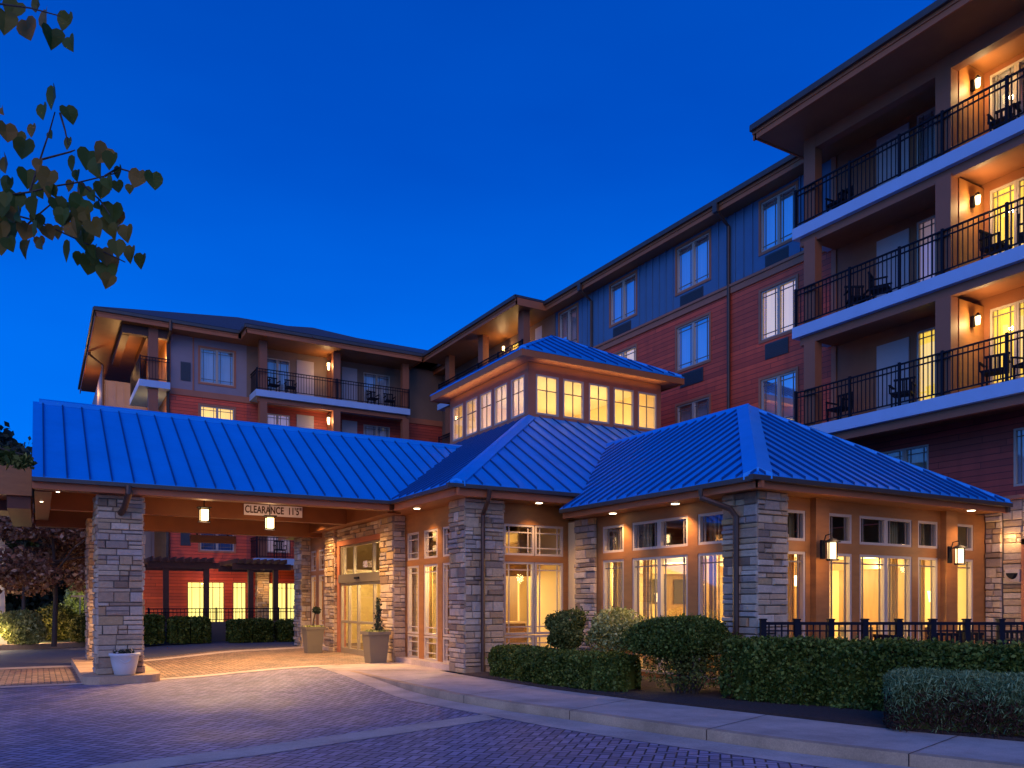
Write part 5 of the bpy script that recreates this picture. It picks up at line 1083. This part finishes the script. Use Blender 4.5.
# ------------------------------------------------------------------ overhanging branch, top left
BR = thing('overhanging_tree', 'leafy branch with heart shaped autumn leaves hanging into the sky at upper left', 'tree', (-3.4, 2.6, 0))
TH = R(30.5); fw_ = Vector((math.sin(TH), math.cos(TH), 0)); rt = Vector((math.cos(TH), -math.sin(TH), 0))
def at(px, py, d): return Vector((0, 0, 1.55))+fw_*d+rt*((px-512)/805*d)+Vector((0, 0, (602-py)/805*d))
tr_ = MB(); tr_.tube([(-3.4, 2.6, -.1), (-3.35, 2.7, 1.5), (-3.2, 2.8, 3.2), (-3.0, 2.9, 5.0), (-2.8, 3.2, 6.4)], .14, 10, .06); obj('trunk', tr_, 'bark', BR)
tw = MB(); D = 4.2
paths = [[(-60, 210, 4.3), (0, 196, 4.2), (30, 192, 4.2), (55, 186, 4.15), (80, 182, 4.2), (105, 176, 4.15), (120, 172, 4.1)], [(0, 196, 4.2), (15, 215, 4.2), (40, 222, 4.25), (70, 236, 4.2), (100, 250, 4.2), (125, 262, 4.1)],
         [(30, 192, 4.2), (40, 160, 4.2), (50, 130, 4.25), (55, 112, 4.2)], [(40, 160, 4.2), (70, 152, 4.2), (75, 150, 4.2)], [(60, 113, 4.2), (65, 130, 4.2), (68, 145, 4.2)], [(-40, 5, 4.0), (0, 4, 4.0), (30, 8, 4.0), (60, 16, 4.0)], [(105, 176, 4.15), (118, 168, 4.1), (132, 172, 4.1), (150, 178, 4.1)], [(80, 182, 4.2), (100, 200, 4.2), (110, 215, 4.15)],
         [(20, 232, 4.2), (30, 222, 4.2), (50, 205, 4.2), (62, 196, 4.2)]]
for p in paths: tw.tube([at(*q_) for q_ in p], .006, 5, .003)
tw.tube([(-3.05, 2.85, 4.6), tuple(at(-150, 160, 4.3)), tuple(at(-60, 210, 4.3))], .035, 7, .008); tw.tube([(-3.0, 2.9, 5.2), tuple(at(-140, -20, 4.1)), tuple(at(-40, 5, 4.0))], .03, 7, .007)
obj('branches', tw, 'bark', BR)
lv = MB(); q = random.Random(12)
pos = [(5, 20, 24), (28, 28, 24), (14, 8, 22), (45, 18, 24), (52, 36, 22), (68, 22, 20), (70, 42, 17), (40, 5, 18), (56, 97, 24), (44, 111, 17), (69, 113, 18), (51, 135, 9), (69, 143, 13), (2, 110, 10), (6, 132, 20), (18, 138, 16), (25, 148, 22), (8, 164, 20), (27, 177, 20), (40, 165, 14), (48, 178, 22), (33, 130, 14), (75, 163, 17), (88, 158, 22), (97, 165, 24), (104, 153, 22), (112, 160, 18), (120, 172, 14), (108, 182, 14), (102, 190, 17), (118, 186, 13), (130, 188, 10), (138, 178, 20), (153, 180, 19),
       (10, 185, 18), (15, 200, 22), (5, 208, 18), (37, 207, 22), (58, 205, 18), (72, 186, 12), (80, 205, 24), (62, 216, 20), (86, 215, 18), (113, 213, 24), (110, 225, 20), (127, 232, 18), (10, 230, 28), (4, 245, 20), (25, 247, 20), (36, 228, 18), (47, 232, 16), (72, 227, 20), (83, 232, 18), (95, 228, 20), (60, 232, 14), (70, 250, 22), (90, 265, 20), (80, 258, 14), (94, 250, 14), (104, 255, 18), (117, 247, 18), (107, 272, 22), (115, 262, 16), (131, 253, 18), (142, 260, 16), (109, 280, 16), (52, 190, 12), (92, 195, 12), (0, 225, 20), (-10, 200, 24), (-15, 240, 24), (-12, 150, 22), (20, 215, 16), (84, 190, 14), (76, 174, 12)]
pos += [(q.uniform(-8, 118), 0, q.uniform(12, 21)) for i in range(30)]
for i_, (px, py, s) in enumerate(pos):
    if i_ >= len(pos)-30: py = 200+px*.25+q.uniform(-30, 36) if px > 45 else q.uniform(170, 250)
    s *= .92; dd = 4.2+q.uniform(-.18, .12); c = at(px, py, dd); sz = s/805*dd*.62; yaw = q.uniform(-.8, .8); roll = q.uniform(-.5, .5)+math.pi
    sh = [(0, -1.05), (.32, -.75), (.75, -.25), (.86, .2), (.66, .62), (.3, .78), (0, .60), (-.3, .78), (-.66, .62), (-.86, .2), (-.75, -.25), (-.32, -.75)]
    X = (rt*math.cos(yaw)+fw_*math.sin(yaw)); Y = Vector((0, 0, 1)); cr_, sr_ = math.cos(roll+math.pi), math.sin(roll+math.pi); n = len(lv.v)
    fold_ = X.cross(Y); fk = q.uniform(.1, .6); ck = q.uniform(-.35, .35)
    for a, b_ in sh:
        a2, b2 = a*cr_-b_*sr_, a*sr_+b_*cr_; lv.v.append(tuple(c+X*a2*sz+Y*b2*sz+fold_*(abs(a)*fk+b_*b_*ck)*sz))
    lv.v.append(tuple(c)); k_ = len(sh)
    for i in range(k_): lv.f.append((n+i, n+(i+1) % k_, n+k_))
obj('foliage', lv, 'leaf_branch', BR)
# a lower spray of the same kind at the left edge, in front of the timber canopy
SB = thing('overhanging_sapling', 'drooping leafy twig at the left edge in front of the timber canopy', 'tree', (-3.2, 7.0, 0)); 
ts = MB(); ts.tube([(-3.2, 7.0, -.1), (-3.1, 7.1, 1.4), (-2.9, 7.3, 2.4), tuple(at(-30, 440, 9.2)), tuple(at(25, 455, 9.2))], .05, 7, .008); obj('trunk', ts, 'bark', SB)
P = []
for cx, cy, rx_, ry_ in ((-5, 455, .16, .12), (10, 460, .13, .09), (22, 462, .10, .07)):
    c = at(cx, cy, 9.2); P.append(blob_pts(tuple(c), (rx_, rx_, ry_), 130, .9, seed=cx+40))
leaves('foliage', np.concatenate(P), .06, 'leaf_olive', SB)
